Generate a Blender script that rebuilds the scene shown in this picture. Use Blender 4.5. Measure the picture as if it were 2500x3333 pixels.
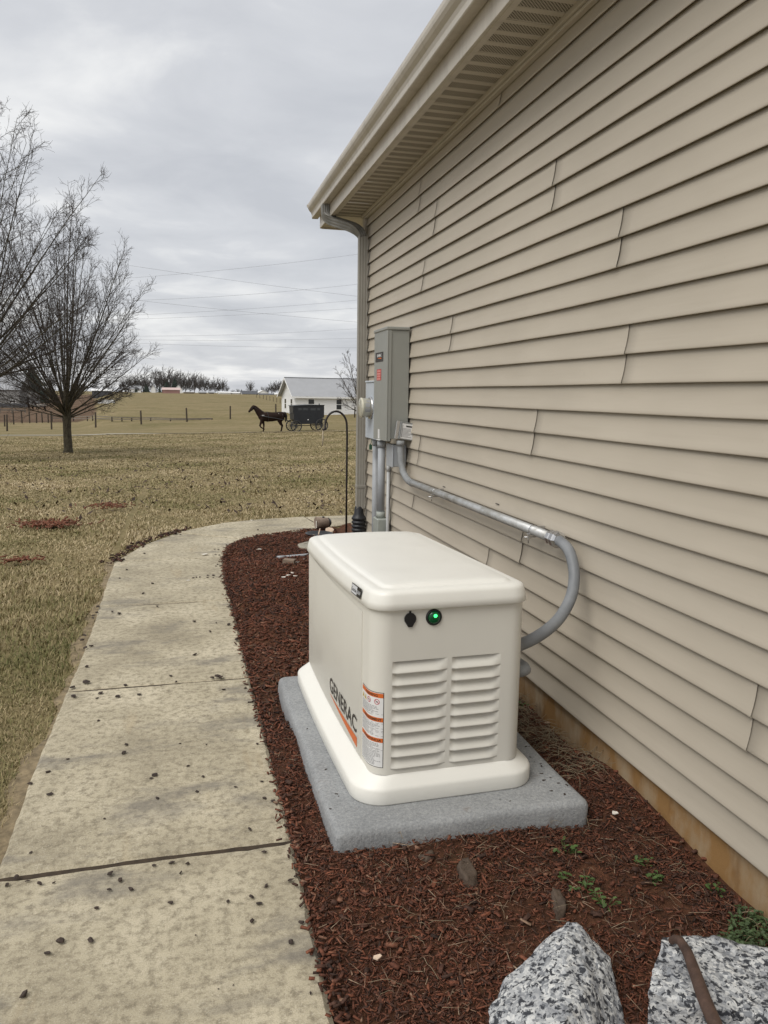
import bpy, math, random
import numpy as np
from mathutils import Vector, Matrix

scene = bpy.context.scene
col = scene.collection
for o in list(bpy.data.objects):
    bpy.data.objects.remove(o)
R = math.radians
PI = math.pi

# ------------------------------------------------------------------ camera
CAM_H = 1.386                      # eye height above the walk
YAW, PITCH, ROLL, FPX = R(14.577), R(-8.623), R(0.813), 2504.0
_f = Vector((math.sin(YAW)*math.cos(PITCH), math.cos(YAW)*math.cos(PITCH), math.sin(PITCH)))
_r = Vector((math.cos(YAW), -math.sin(YAW), 0))
_u = _r.cross(_f)
CR = _r*math.cos(ROLL) + _u*math.sin(ROLL)
CU = -_r*math.sin(ROLL) + _u*math.cos(ROLL)
CF = _f
cam_data = bpy.data.cameras.new('camera')
cam = bpy.data.objects.new('camera', cam_data)
col.objects.link(cam)
m = Matrix((CR, CU, -CF)).transposed().to_4x4()
m.translation = (0, 0, CAM_H)
cam.matrix_world = m
cam_data.sensor_fit = 'VERTICAL'
cam_data.sensor_height = 36
cam_data.lens = 36*FPX/3333
cam_data.clip_start = 0.05
cam_data.clip_end = 6000
scene.camera = cam

# ------------------------------------------------------------------ sky and sun
SUN_EL, SUN_AZ = R(52), R(238)      # azimuth clockwise from +Y
world = bpy.data.worlds.new('World')
scene.world = world
world.use_nodes = True
wn, wl = world.node_tree.nodes, world.node_tree.links
wn.clear()
def wnode(t, **k):
    n = wn.new(t)
    for a, b in k.items():
        setattr(n, a, b)
    return n
out = wnode('ShaderNodeOutputWorld')
bg = wnode('ShaderNodeBackground')
bg.inputs['Strength'].default_value = 0.1
wl.new(bg.outputs[0], out.inputs[0])
sky = wnode('ShaderNodeTexSky', sky_type='NISHITA', sun_disc=False)
sky.sun_elevation = SUN_EL
sky.sun_rotation = SUN_AZ
sky.air_density = 1.0
sky.dust_density = 3.0
tc = wnode('ShaderNodeTexCoord')
sep = wnode('ShaderNodeSeparateXYZ')
wl.new(tc.outputs['Generated'], sep.inputs[0])
def wmath(op, a, b=None, clamp=False):
    n = wnode('ShaderNodeMath', operation=op, use_clamp=clamp)
    for i, v in enumerate((a, b)):
        if v is None:
            continue
        if isinstance(v, (int, float)):
            n.inputs[i].default_value = v
        else:
            wl.new(v, n.inputs[i])
    return n.outputs[0]
# the cloud deck: direction projected on a flat layer overhead
dz = wmath('ADD', wmath('MAXIMUM', sep.outputs[2], 0.0), 0.13)
comb = wnode('ShaderNodeCombineXYZ')
wl.new(wmath('DIVIDE', sep.outputs[0], dz), comb.inputs[0])
wl.new(wmath('DIVIDE', sep.outputs[1], dz), comb.inputs[1])
comb.inputs[2].default_value = 3.7
mp = wnode('ShaderNodeMapping')
mp.inputs['Rotation'].default_value = (0, 0, R(12))
mp.inputs['Scale'].default_value = (0.85, 0.85, 1.0)
wl.new(comb.outputs[0], mp.inputs['Vector'])
def wnoise(scale, detail, rough, dist=0.0):
    n = wnode('ShaderNodeTexNoise')
    n.inputs['Scale'].default_value = scale
    n.inputs['Detail'].default_value = detail
    n.inputs['Roughness'].default_value = rough
    n.inputs['Distortion'].default_value = dist
    wl.new(mp.outputs[0], n.inputs['Vector'])
    return n.outputs['Fac']
n1 = wnoise(0.62, 4, 0.48, 0.2)
n2 = wnoise(2.6, 6, 0.55, 0.35)
cl = wmath('ADD', wmath('MULTIPLY', n1, 0.62), wmath('MULTIPLY', n2, 0.38))
ramp = wnode('ShaderNodeValToRGB')
cr = ramp.color_ramp
cr.elements[0].position = 0.39
cr.elements[0].color = (4.15, 4.27, 4.52, 1)
cr.elements[1].position = 0.62
cr.elements[1].color = (6.8, 6.8, 6.72, 1)
e = cr.elements.new(0.50)
e.color = (4.9, 5.0, 5.2, 1)
wl.new(cl, ramp.inputs[0])
mixw = wnode('ShaderNodeMixRGB')
mixw.inputs[0].default_value = 0.93
wl.new(sky.outputs[0], mixw.inputs[1])
wl.new(ramp.outputs[0], mixw.inputs[2])
wl.new(mixw.outputs[0], bg.inputs['Color'])

sun_d = bpy.data.lights.new('sun', 'SUN')
sun_d.energy = 1.5
sun_d.angle = R(40)
sun_d.color = (1.0, 0.965, 0.91)
sun = bpy.data.objects.new('sun', sun_d)
col.objects.link(sun)
sdir = Vector((math.sin(SUN_AZ)*math.cos(SUN_EL), math.cos(SUN_AZ)*math.cos(SUN_EL), math.sin(SUN_EL)))
sun.rotation_euler = sdir.to_track_quat('Z', 'Y').to_euler()
sun.location = (0, 0, 30)

vs = scene.view_settings
vs.view_transform = 'Standard'
vs.look = 'None'
vs.exposure = 0.50
vs.gamma = 1.0
vs.use_curve_mapping = False
scene.render.resolution_x = 768
scene.render.resolution_y = 1024

# ------------------------------------------------------------------ pixel to place (photo pixels, 2500 x 3333)
CO = Vector((0, 0, CAM_H))
def ray(px, py):
    return CR*((px-1250)/FPX) - CU*((py-1666.5)/FPX) + CF
def onx(px, py, x):
    d = ray(px, py); return CO + d*(x/d.x)
def ony(px, py, y):
    d = ray(px, py); return CO + d*(y/d.y)
def onz(px, py, z):
    d = ray(px, py); return CO + d*((z-CAM_H)/d.z)

def sstep(a, b, x):
    t = min(1, max(0, (x-a)/(b-a))); return t*t*(3-2*t)
PROF = [(-50, -.02), (9, -.02), (16, -.24), (26, -.68), (45, -1.2), (60, -1.62), (80, -2.05), (90, -1.8), (100, -1.3), (180, 0.0), (260, .95), (330, 1.1), (420, 1.15), (4000, 1.15)]
PROFL = [(-50, -.02), (9, -.02), (16, -.24), (26, -.68), (45, -1.25), (60, -1.7), (80, -2.25), (100, -2.6), (230, -3.3), (300, -2.2), (420, 1.0), (4000, 1.15)]
def terr(x, y):
    a = np.interp(y, *zip(*PROF)); b = np.interp(y, *zip(*PROFL))
    u = x/max(y, 1.0)
    t = sstep(-.125, -.085, u)
    z = a*t + b*(1-t)
    lat = sstep(30, 50, y)*(1-sstep(100, 140, y))
    return float(z + lat*.022*max(-25, min(25, x)))
def ground(px, py, lo=8.0, hi=420.0):
    d = ray(px, py); d = d/d.y
    p = lo; y = lo
    while y < hi:
        q = CO + d*y
        if q.z <= terr(q.x, y):
            a, b = p, y
            for _ in range(25):
                c = (a+b)/2; q = CO + d*c
                if q.z <= terr(q.x, c): b = c
                else: a = c
            q = CO + d*b
            return Vector((q.x, q.y, terr(q.x, q.y)))
        p = y; y *= 1.01
    q = CO + d*hi
    return Vector((q.x, q.y, terr(q.x, q.y)))

# ------------------------------------------------------------------ mesh helpers
class MB:
    def __init__(s):
        s.v, s.f, s.mi, s.sm = [], [], [], []
    def add(s, vs, fs, mi=0, smooth=False):
        b = len(s.v)
        s.v.extend([tuple(p) for p in vs])
        for f in fs:
            s.f.append(tuple(i+b for i in f)); s.mi.append(mi); s.sm.append(smooth)
        return b
    def box(s, x0, x1, y0, y1, z0, z1, mi=0, bev=0.0, mtx=None):
        if bev > 0:
            b = bev
            pts = []
            def ringz(z, i):
                return [(x0+i, y0+b, z), (x0+b, y0+i, z), (x1-b, y0+i, z), (x1-i, y0+b, z), (x1-i, y1-b, z), (x1-b, y1-i, z), (x0+b, y1-i, z), (x0+i, y1-b, z)]
            rs = [[(x0+b, y0+b, z0)]*0]
            r0 = [(x0+b, y0+b*1.4, z0), (x0+b*1.4, y0+b, z0), (x1-b*1.4, y0+b, z0), (x1-b, y0+b*1.4, z0), (x1-b, y1-b*1.4, z0), (x1-b*1.4, y1-b, z0), (x0+b*1.4, y1-b, z0), (x0+b, y1-b*1.4, z0)]
            r1 = ringz(z0+b, 0); r2 = ringz(z1-b, 0)
            r3 = [(p[0], p[1], z1) for p in r0]
            vs = r0+r1+r2+r3
            fs = [tuple(range(7, -1, -1)), tuple(range(24, 32))]
            for k in range(3):
                for i in range(8):
                    j = (i+1) % 8
                    fs.append((k*8+i, k*8+j, k*8+8+j, k*8+8+i))
        else:
            vs = [(x0, y0, z0), (x1, y0, z0), (x1, y1, z0), (x0, y1, z0), (x0, y0, z1), (x1, y0, z1), (x1, y1, z1), (x0, y1, z1)]
            fs = [(3, 2, 1, 0), (4, 5, 6, 7), (0, 1, 5, 4), (1, 2, 6, 5), (2, 3, 7, 6), (3, 0, 4, 7)]
        if mtx is not None:
            vs = [tuple(mtx @ Vector(p)) for p in vs]
        s.add(vs, fs, mi)
    def rings(s, rr, mi=0, smooth=True, cap0=True, cap1=True, closed=False):
        n = len(rr[0])
        vs = [p for r in rr for p in r]
        fs = []
        K = len(rr)
        for k in range(K if closed else K-1):
            k2 = (k+1) % K
            for i in range(n):
                j = (i+1) % n
                fs.append((k*n+i, k*n+j, k2*n+j, k2*n+i))
        b = s.add(vs, fs, mi, smooth)
        if not closed:
            if cap0: s.f.append(tuple(b+i for i in range(n-1, -1, -1))); s.mi.append(mi); s.sm.append(False)
            if cap1: s.f.append(tuple(b+(K-1)*n+i for i in range(n))); s.mi.append(mi); s.sm.append(False)
    def tube(s, pts, rad, n=8, mi=0, smooth=True, cap=True, sq=None):
        pts = [Vector(p) for p in pts]
        if isinstance(rad, (int, float)): rad = [rad]*len(pts)
        up = None; rr = []
        for i, p in enumerate(pts):
            t = (pts[min(i+1, len(pts)-1)]-pts[max(i-1, 0)])
            if t.length < 1e-9: t = Vector((0, 0, 1))
            t.normalize()
            if up is None:
                a = Vector((0, 0, 1)) if abs(t.z) < .9 else Vector((1, 0, 0))
                up = (a - t*a.dot(t)).normalized()
            else:
                up = up - t*up.dot(t)
                up = up.normalized() if up.length > 1e-6 else t.orthogonal().normalized()
            sd = t.cross(up)
            rr.append([p + (up*math.cos(2*PI*k/n) + sd*math.sin(2*PI*k/n))*rad[i] for k in range(n)])
        s.rings(rr, mi, smooth, cap, cap)
    def lathe(s, prof, c, axis=(0, 0, 1), n=24, mi=0, smooth=True):
        ax = Vector(axis).normalized(); a = ax.orthogonal().normalized(); b = ax.cross(a); c = Vector(c)
        s.rings([[c + ax*h + (a*math.cos(2*PI*k/n)+b*math.sin(2*PI*k/n))*max(r, 1e-5) for k in range(n)] for r, h in prof], mi, smooth)
    def poly(s, pts, mi=0):
        s.add(pts, [tuple(range(len(pts)))], mi)
    def prism(s, pts, d, mi=0):
        d = Vector(d); pts = [Vector(p) for p in pts]; n = len(pts)
        vs = pts + [p+d for p in pts]
        fs = [tuple(range(n-1, -1, -1)), tuple(range(n, 2*n))]
        for i in range(n):
            j = (i+1) % n
            fs.append((i, j, n+j, n+i))
        s.add(vs, fs, mi)
    def mesh(s, name, mats, org=(0, 0, 0), recalc=True):
        me = bpy.data.meshes.new(name)
        ox, oy, oz = org
        me.from_pydata([(p[0]-ox, p[1]-oy, p[2]-oz) for p in s.v], [], s.f)
        if not isinstance(mats, (list, tuple)): mats = [mats]
        for mt in mats: me.materials.append(mt)
        me.polygons.foreach_set('material_index', s.mi)
        me.polygons.foreach_set('use_smooth', s.sm)
        me.update()
        if recalc and len(s.f) < 60000:
            import bmesh
            bm = bmesh.new(); bm.from_mesh(me); bmesh.ops.recalc_face_normals(bm, faces=bm.faces[:]); bm.to_mesh(me); bm.free()
        return me
    def build(s, name, mats, parent=None, org=None, **k):
        # vertices are given in the parent's frame unless org says where the frame starts in world space
        me = s.mesh(name, mats, org or (0, 0, 0), **k)
        o = bpy.data.objects.new(name, me); col.objects.link(o)
        if parent is not None: o.parent = parent
        elif org is not None: o.location = org
        return o

def tag(o, label=None, cat=None, group=None, kind=None):
    if label: o['label'] = label
    if cat: o['category'] = cat
    if group: o['group'] = group
    if kind: o['kind'] = kind
    return o
def thing(name, label, cat, loc=(0, 0, 0), rotz=0, group=None):
    o = bpy.data.objects.new(name, None); col.objects.link(o)
    o.empty_display_size = .1
    o.location = loc; o.rotation_euler = (0, 0, rotz)
    return tag(o, label, cat, group)
def copy_tree(o, parent=None):
    c = o.copy(); col.objects.link(c); c.parent = parent
    for ch in o.children: copy_tree(ch, c)
    return c
def raw_mesh(name, verts, faces_flat, nper, mats, attr=None, smooth=False):
    # quick mesh from arrays: faces all have nper corners; attr is one float per vertex
    me = bpy.data.meshes.new(name)
    verts = np.asarray(verts, np.float32); faces_flat = np.asarray(faces_flat, np.int32).ravel()
    nf = len(faces_flat)//nper
    me.vertices.add(len(verts)); me.vertices.foreach_set('co', verts.ravel())
    me.loops.add(len(faces_flat)); me.loops.foreach_set('vertex_index', faces_flat)
    me.polygons.add(nf)
    me.polygons.foreach_set('loop_start', np.arange(0, nf*nper, nper, dtype=np.int32))
    me.polygons.foreach_set('loop_total', np.full(nf, nper, np.int32))
    if smooth: me.polygons.foreach_set('use_smooth', np.ones(nf, bool))
    for mt in (mats if isinstance(mats, (list, tuple)) else [mats]): me.materials.append(mt)
    if attr is not None:
        a = me.attributes.new('tone', 'FLOAT', 'POINT'); a.data.foreach_set('value', np.asarray(attr, np.float32))
    me.update(calc_edges=True); me.validate()
    return me

# ------------------------------------------------------------------ materials
MATS = {}
class NT:
    def __init__(s, name):
        s.m = bpy.data.materials.new(name); s.m.use_nodes = True
        s.n, s.l = s.m.node_tree.nodes, s.m.node_tree.links
        s.b = s.n['Principled BSDF']
        s.pos = None
    def node(s, t, **k):
        n = s.n.new(t)
        for a, b in k.items(): setattr(n, a, b)
        return n
    def put(s, sock, v):
        if hasattr(v, 'is_linked') or hasattr(v, 'links'): s.l.new(v, sock)
        else: sock.default_value = v
    def coord(s, kind='obj'):
        if kind == 'obj': return s.node('ShaderNodeTexCoord').outputs['Object']
        return s.node('ShaderNodeNewGeometry').outputs['Position']
    def map(s, v, scale=(1, 1, 1), rot=(0, 0, 0)):
        n = s.node('ShaderNodeMapping'); s.l.new(v, n.inputs['Vector'])
        n.inputs['Scale'].default_value = scale; n.inputs['Rotation'].default_value = rot
        return n.outputs[0]
    def noise(s, v, scale, detail=4, rough=.55, dist=0):
        n = s.node('ShaderNodeTexNoise'); s.l.new(v, n.inputs['Vector'])
        n.inputs['Scale'].default_value = scale; n.inputs['Detail'].default_value = detail
        n.inputs['Roughness'].default_value = rough; n.inputs['Distortion'].default_value = dist
        return n.outputs['Fac']
    def voro(s, v, scale, feature='F1', out='Distance'):
        n = s.node('ShaderNodeTexVoronoi', feature=feature); s.l.new(v, n.inputs['Vector'])
        n.inputs['Scale'].default_value = scale
        return n.outputs[out]
    def ramp(s, v, stops):
        n = s.node('ShaderNodeValToRGB'); s.l.new(v, n.inputs[0]); c = n.color_ramp
        while len(c.elements) < len(stops): c.elements.new(0.5)
        for e, (p, cc) in zip(c.elements, stops):
            e.position = p; e.color = (cc if len(cc) == 4 else (*cc, 1)) if isinstance(cc, (tuple, list)) else (cc, cc, cc, 1)
        return n.outputs[0]
    def mix(s, f, a, b, mode='MIX'):
        n = s.node('ShaderNodeMixRGB', blend_type=mode)
        for i, v in enumerate((f, a, b)):
            if isinstance(v, tuple) and len(v) == 3: v = (*v, 1)
            s.put(n.inputs[i], v)
        return n.outputs[0]
    def math(s, op, a, b=0.0, clamp=False):
        n = s.node('ShaderNodeMath', operation=op, use_clamp=clamp)
        s.put(n.inputs[0], a); s.put(n.inputs[1], b)
        return n.outputs[0]
    def attr(s, name):
        return s.node('ShaderNodeAttribute', attribute_name=name).outputs['Fac']
    def bump(s, h, strength=.3, dist=.01, prev=None):
        n = s.node('ShaderNodeBump'); n.inputs['Strength'].default_value = strength; n.inputs['Distance'].default_value = dist
        s.l.new(h, n.inputs['Height'])
        if prev is not None: s.l.new(prev, n.inputs['Normal'])
        return n.outputs[0]
    def done(s, color=None, rough=.6, metal=0.0, normal=None, spec=.5):
        if color is not None:
            if isinstance(color, tuple) and len(color) == 3: color = (*color, 1)
            s.put(s.b.inputs['Base Color'], color)
        s.put(s.b.inputs['Roughness'], rough); s.put(s.b.inputs['Metallic'], metal)
        s.b.inputs['Specular IOR Level'].default_value = spec
        if normal is not None: s.l.new(normal, s.b.inputs['Normal'])
        return s.m
ORD = ['first', 'second', 'third', 'fourth', 'fifth', 'sixth', 'seventh', 'eighth', 'ninth', 'tenth', 'eleventh', 'twelfth', 'thirteenth', 'fourteenth', 'fifteenth', 'sixteenth', 'seventeenth', 'eighteenth', 'nineteenth', 'twentieth', 'twenty-first']
def simple(name, c, rough=.6, metal=0, var=.12, scale=8, bump=0.0, bscale=60, spec=.5, space='pos'):
    if name in MATS: return MATS[name]
    t = NT(name); v = t.coord(space)
    n = t.noise(v, scale, 5, .6)
    lo = tuple(x*(1-var) for x in c); hi = tuple(min(1, x*(1+var)) for x in c)
    cc = t.ramp(n, [(.3, lo), (.7, hi)])
    nm = t.bump(t.noise(v, bscale, 4, .6), bump, .004) if bump else None
    rr = t.ramp(t.noise(v, scale*2.3, 3), [(.3, max(0, rough-.06)), (.7, min(1, rough+.06))])
    MATS[name] = t.done(cc, rr, metal, nm, spec)
    return MATS[name]
# ---- siding: embossed vinyl
def m_siding():
    t = NT('vinyl_siding'); p = t.coord('pos')
    big = t.noise(p, 1.3, 3, .5)
    c = t.ramp(big, [(.3, (.428, .381, .308)), (.7, (.482, .430, .350))])
    st = t.noise(t.map(p, (1, .35, 9)), 5, 4, .6)
    c = t.mix(t.ramp(st, [(.5, 0.0), (.8, .18)]), c, (.36, .31, .245))
    sp = t.noise(p, 45, 3, .7)
    c = t.mix(t.ramp(sp, [(.68, 0.0), (.78, .25)]), c, (.28, .24, .2))
    g = t.noise(t.map(p, (60, 5, 170)), 1.0, 4, .6)
    w = t.noise(t.map(p, (1, 2.2, 6)), 1.0, 2, .5)
    nm = t.bump(g, .25, .0012)
    nm = t.bump(w, .55, .012, nm)
    return t.done(c, t.ramp(g, [(.3, .5), (.7, .62)]), 0, nm, .4)
M_SIDING = m_siding()
M_TRIM = simple('trim_tan', (.46, .415, .345), .5, var=.05, bump=.05)
M_TRIMD = simple('trim_channel', (.40, .35, .28), .55, var=.06)
def m_perf():
    t = NT('vented_soffit'); p = t.coord('pos')
    base = t.ramp(t.noise(p, 3, 3), [(.3, (.42, .38, .31)), (.7, (.47, .425, .35))])
    q = t.map(p, (95, 95, 1), (0, 0, R(45)))
    s = t.node('ShaderNodeSeparateXYZ'); t.l.new(q, s.inputs[0])
    fx = t.math('SUBTRACT', t.math('FRACT', s.outputs[0]), .5); fy = t.math('SUBTRACT', t.math('FRACT', s.outputs[1]), .5)
    d = t.math('ADD', t.math('MULTIPLY', fx, fx), t.math('MULTIPLY', fy, fy))
    hole = t.ramp(d, [(.12, 1.0), (.16, 0.0)])
    c = t.mix(hole, base, (.055, .05, .04))
    nm = t.bump(t.math('MULTIPLY', hole, -1.0), .5, .003)
    return t.done(c, .6, 0, nm, .3)
M_PERF = m_perf()
def m_gutter():
    t = NT('gutter_aluminium'); p = t.coord('pos')
    c = t.ramp(t.noise(p, 2, 4), [(.3, (.46, .42, .355)), (.7, (.53, .485, .415))])
    dr = t.noise(t.map(p, (6, 14, 2)), 1, 5, .7)
    c = t.mix(t.ramp(dr, [(.5, 0.0), (.75, .45)]), c, (.25, .225, .18))
    return t.done(c, .38, 0, None, .5)
M_GUTTER = m_gutter()
M_SHINGLE = simple('shingle', (.10, .09, .085), .9, var=.35, scale=30, bump=.5, bscale=90)
def m_found():
    t = NT('foundation_concrete'); p = t.coord('pos')
    n = t.noise(p, 4, 6, .65)
    c = t.ramp(n, [(.3, (.36, .31, .22)), (.55, (.47, .42, .32)), (.75, (.53, .49, .40))])
    st = t.noise(t.map(p, (1, 2.2, 1.1)), 1.6, 5, .6)
    c = t.mix(t.ramp(st, [(.37, .15), (.57, .95)]), c, (.285, .155, .052))
    d2 = t.noise(t.map(p, (1, 5, 1.5)), 1.3, 4, .6)
    c = t.mix(t.ramp(d2, [(.56, 0.0), (.7, .8)]), c, (.14, .065, .022))
    nm = t.bump(t.noise(p, 70, 5, .7), .35, .004)
    return t.done(c, .88, 0, nm, .3)
M_FOUND = m_found()
def m_walk():
    t = NT('walk_concrete'); p = t.coord('pos')
    a = t.noise(p, 1.9, 6, .62)
    c = t.ramp(a, [(.32, (.33, .288, .205)), (.5, (.475, .42, .302)), (.68, (.61, .545, .405))])
    f = t.noise(p, 34, 6, .75)
    c = t.mix(t.ramp(f, [(.36, .85), (.54, 0.0)]), c, (.205, .175, .122))
    f2 = t.noise(p, 150, 4, .7)
    c = t.mix(t.ramp(f2, [(.55, 0.0), (.72, .6)]), c, (.62, .57, .46))
    s = t.noise(t.map(p, (1.3, 3.0, 1), (0, 0, R(8))), 1.3, 7, .66, .3)
    c = t.mix(t.ramp(s, [(.53, 0.0), (.66, .72)]), c, (.175, .16, .138))
    gr = t.noise(p, 300, 3, .7)
    c = t.mix(t.ramp(gr, [(.35, .45), (.48, 0.0)]), c, (.16, .135, .095))
    ed = t.noise(t.map(p, (4, .7, 1)), 1.6, 4, .6)
    c = t.mix(t.ramp(ed, [(.6, 0.0), (.75, .4)]), c, (.36, .265, .15))
    nm = t.bump(t.noise(p, 120, 5, .75), .5, .004)
    nm = t.bump(t.noise(p, 24, 4, .6), .3, .006, nm)
    nm = t.bump(t.noise(t.map(p, (6, 170, 1)), 1, 3, .6), .35, .004, nm)
    return t.done(c, .9, 0, nm, .25)
M_WALK = m_walk()
def m_pad():
    t = NT('pad_concrete'); p = t.coord('pos')
    a = t.noise(p, 5, 5, .6)
    c = t.ramp(a, [(.3, (.25, .257, .26)), (.7, (.34, .348, .35))])
    f = t.noise(p, 110, 4, .8)
    c = t.mix(t.ramp(f, [(.34, .5), (.5, 0.0)]), c, (.14, .145, .15))
    c = t.mix(t.ramp(f, [(.53, 0.0), (.7, .4)]), c, (.58, .58, .565))
    d = t.noise(p, 9, 6, .7)
    c = t.mix(t.ramp(d, [(.62, 0.0), (.72, .6)]), c, (.16, .12, .095))
    nm = t.bump(t.noise(p, 130, 4, .75), .7, .006)
    return t.done(c, .88, 0, nm, .3)
M_PAD = m_pad()
def m_lawn():
    t = NT('dormant_lawn'); p = t.coord('pos')
    big = t.noise(p, .28, 5, .6); mid = t.noise(p, 1.7, 5, .65); fine = t.noise(t.map(p, (1, .55, 1)), 22, 6, .75)
    g = t.math('ADD', t.math('MULTIPLY', big, .5), t.math('MULTIPLY', mid, .5))
    c = t.ramp(g, [(.34, (.150, .132, .060)), (.48, (.225, .182, .094)), (.64, (.295, .230, .130))])
    c = t.mix(t.ramp(fine, [(.34, .55), (.52, 0.0)]), c, (.075, .062, .028))
    c = t.mix(t.ramp(fine, [(.56, 0.0), (.74, .55)]), c, (.33, .265, .145))
    far = t.noise(t.map(p, (.25, 1.0, 1)), .22, 5, .6)
    c = t.mix(t.ramp(far, [(.45, 0.0), (.68, .4)]), c, (.135, .118, .046))
    dirt = t.attr('dirt')
    dc = t.ramp(t.noise(p, .12, 5, .65), [(.3, (.075, .048, .030)), (.6, (.135, .088, .055)), (.75, (.17, .12, .075))])
    edge = t.math('ADD', dirt, t.math('MULTIPLY', t.math('SUBTRACT', t.noise(p, .5, 5, .6), .5), .9))
    c = t.mix(t.ramp(edge, [(.4, 0.0), (.62, 1.0)]), c, dc)
    soil = t.attr('soil')
    e2 = t.math('ADD', soil, t.math('MULTIPLY', t.math('SUBTRACT', t.noise(p, 5, 6, .7), .5), .8))
    c = t.mix(t.ramp(e2, [(.42, 0.0), (.6, 1.0)]), c, t.ramp(t.noise(p, 12, 5, .7), [(.35, (.035, .018, .011)), (.65, (.10, .045, .024))]))
    nm = t.bump(fine, .6, .03)
    return t.done(c, .95, 0, nm, .1)
M_LAWN = m_lawn()
def m_blade():
    t = NT('grass_blade'); a = t.attr('tone')
    p = t.coord('pos')
    c = t.ramp(a, [(0.0, (.10, .112, .040)), (.24, (.182, .172, .070)), (.44, (.305, .25, .134)), (.72, (.43, .345, .205)), (1.0, (.56, .465, .31))])
    return t.done(c, .8, 0, None, .2)
M_BLADE = m_blade()
def m_chip(name='mulch_chip'):
    t = NT(name); a = t.attr('tone'); p = t.coord('pos')
    c = t.ramp(a, [(0.0, (.028, .018, .014)), (.22, (.082, .044, .031)), (.45, (.150, .055, .032)), (.72, (.230, .084, .046)), (.86, (.25, .145, .095)), (.95, (.33, .225, .15)), (1.0, (.50, .39, .27))])
    g = t.noise(t.map(p, (120, 120, 60)), 1, 3, .6)
    c = t.mix(t.ramp(g, [(.4, .45), (.6, 0.0)]), c, (.022, .012, .009))
    return t.done(c, .85, 0, t.bump(g, .5, .003), .25)
M_CHIP = m_chip()
def m_mulchbase():
    t = NT('mulch_ground'); p = t.coord('pos')
    n = t.noise(p, 26, 7, .75); b = t.noise(p, 1.6, 4, .6)
    c = t.ramp(n, [(.32, (.035, .019, .012)), (.5, (.105, .048, .027)), (.7, (.185, .083, .046))])
    c = t.mix(t.ramp(b, [(.55, 0.0), (.7, .5)]), c, (.125, .075, .038))
    return t.done(c, .95, 0, t.bump(n, .9, .03), .15)
M_MULCH = m_mulchbase()
def m_granite():
    t = NT('granite'); p = t.coord('obj')
    d = t.noise(p, 30, 3, .5)
    pp = t.mix(.035, p, t.node('ShaderNodeTexNoise').outputs['Color'], 'ADD')
    v = t.voro(p, 130, out='Color')
    s = t.node('ShaderNodeSeparateColor'); t.l.new(v, s.inputs[0])
    c = t.ramp(s.outputs[0], [(0.0, (.17, .18, .195)), (.3, (.32, .33, .34)), (.6, (.48, .49, .49)), (1.0, (.62, .62, .60))])
    gp_ = t.noise(p, 17, 3, .6)
    c = t.mix(t.ramp(gp_, [(.48, 0.0), (.6, .55)]), c, (.20, .21, .23))
    n = t.noise(p, 68, 4, .62, .5)
    c = t.mix(t.ramp(n, [(.54, 0.0), (.57, 1.0)]), c, (.035, .038, .045))
    n2 = t.noise(p, 190, 3, .6)
    c = t.mix(t.ramp(n2, [(.60, 0.0), (.66, .8)]), c, (.10, .105, .115))
    nm = t.bump(n2, .4, .004)
    nm = t.bump(t.noise(p, 22, 5, .65), .5, .01, nm)
    return t.done(c, .68, 0, nm, .4)
M_GRANITE = m_granite()
M_CREAM = simple('cream_enclosure', (.68, .662, .598), .42, var=.02, scale=3, bump=.03, bscale=300)
M_CREAM2 = simple('cream_moulded_plastic', (.78, .768, .71), .42, var=.02, scale=3, bump=.03, bscale=250)
M_BLACK = simple('black_plastic', (.012, .012, .013), .4, var=.2)
M_DARKGAP = simple('dark_seam', (.05, .045, .04), .9, var=.1)
M_ORANGE = simple('orange_print', (.62, .135, .02), .5, var=.03)
M_INK = simple('dark_print', (.035, .030, .026), .5, var=.05)
M_GREYINK = simple('fine_print', (.30, .30, .30), .6, var=.05)
M_WHITEP = simple('white_label', (.72, .72, .71), .45, var=.03)
M_YELLOW = simple('yellow_print', (.62, .44, .06), .5, var=.03)
M_REDP = simple('red_label', (.50, .035, .03), .45, var=.05)
M_PINKP = simple('pale_red_print', (.75, .32, .28), .5, var=.05)
M_SILVER = simple('silver_badge', (.60, .61, .63), .4, 0, var=.03)
M_SWITCH = simple('grey_enclosure_paint', (.285, .29, .265), .45, var=.03, scale=4, bump=.04, bscale=200)
M_METER = simple('pale_blue_grey_paint', (.46, .50, .54), .5, var=.04, scale=5)
M_PVC = simple('grey_conduit', (.36, .38, .40), .5, var=.08, scale=14)
M_PVCD = simple('weathered_grey_conduit', (.25, .26, .265), .6, var=.2, scale=20)
def m_emt():
    t = NT('galvanised_steel'); p = t.coord('pos')
    n = t.noise(t.map(p, (1, .5, 1)), 14, 5, .7)
    c = t.ramp(n, [(.32, (.27, .255, .22)), (.55, (.47, .475, .47)), (.75, (.58, .59, .59))])
    return t.done(c, t.ramp(n, [(.3, .62), (.7, .42)]), .55, None, .5)
M_EMT = m_emt()
def m_flex():
    t = NT('flexible_conduit_sheath'); p = t.coord('pos')
    c = t.ramp(t.noise(p, 12, 4), [(.3, (.17, .18, .19)), (.7, (.235, .245, .255))])
    return t.done(c, .5, 0, t.bump(t.noise(p, 200, 3), .1, .002), .4)
M_FLEX = m_flex()
M_STEEL = simple('bright_steel', (.6, .6, .6), .28, .9, var=.08)
M_ABOX = simple('dull_aluminium_box', (.30, .31, .31), .45, .5, var=.1, scale=20)
M_LB = simple('weathered_green_grey', (.30, .32, .29), .6, var=.18, scale=10)
M_DRAIN = simple('black_corrugated_pipe', (.013, .014, .017), .5, var=.2)
M_DOWN = simple('downspout_aluminium', (.275, .262, .23), .45, var=.1, scale=5)
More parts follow.
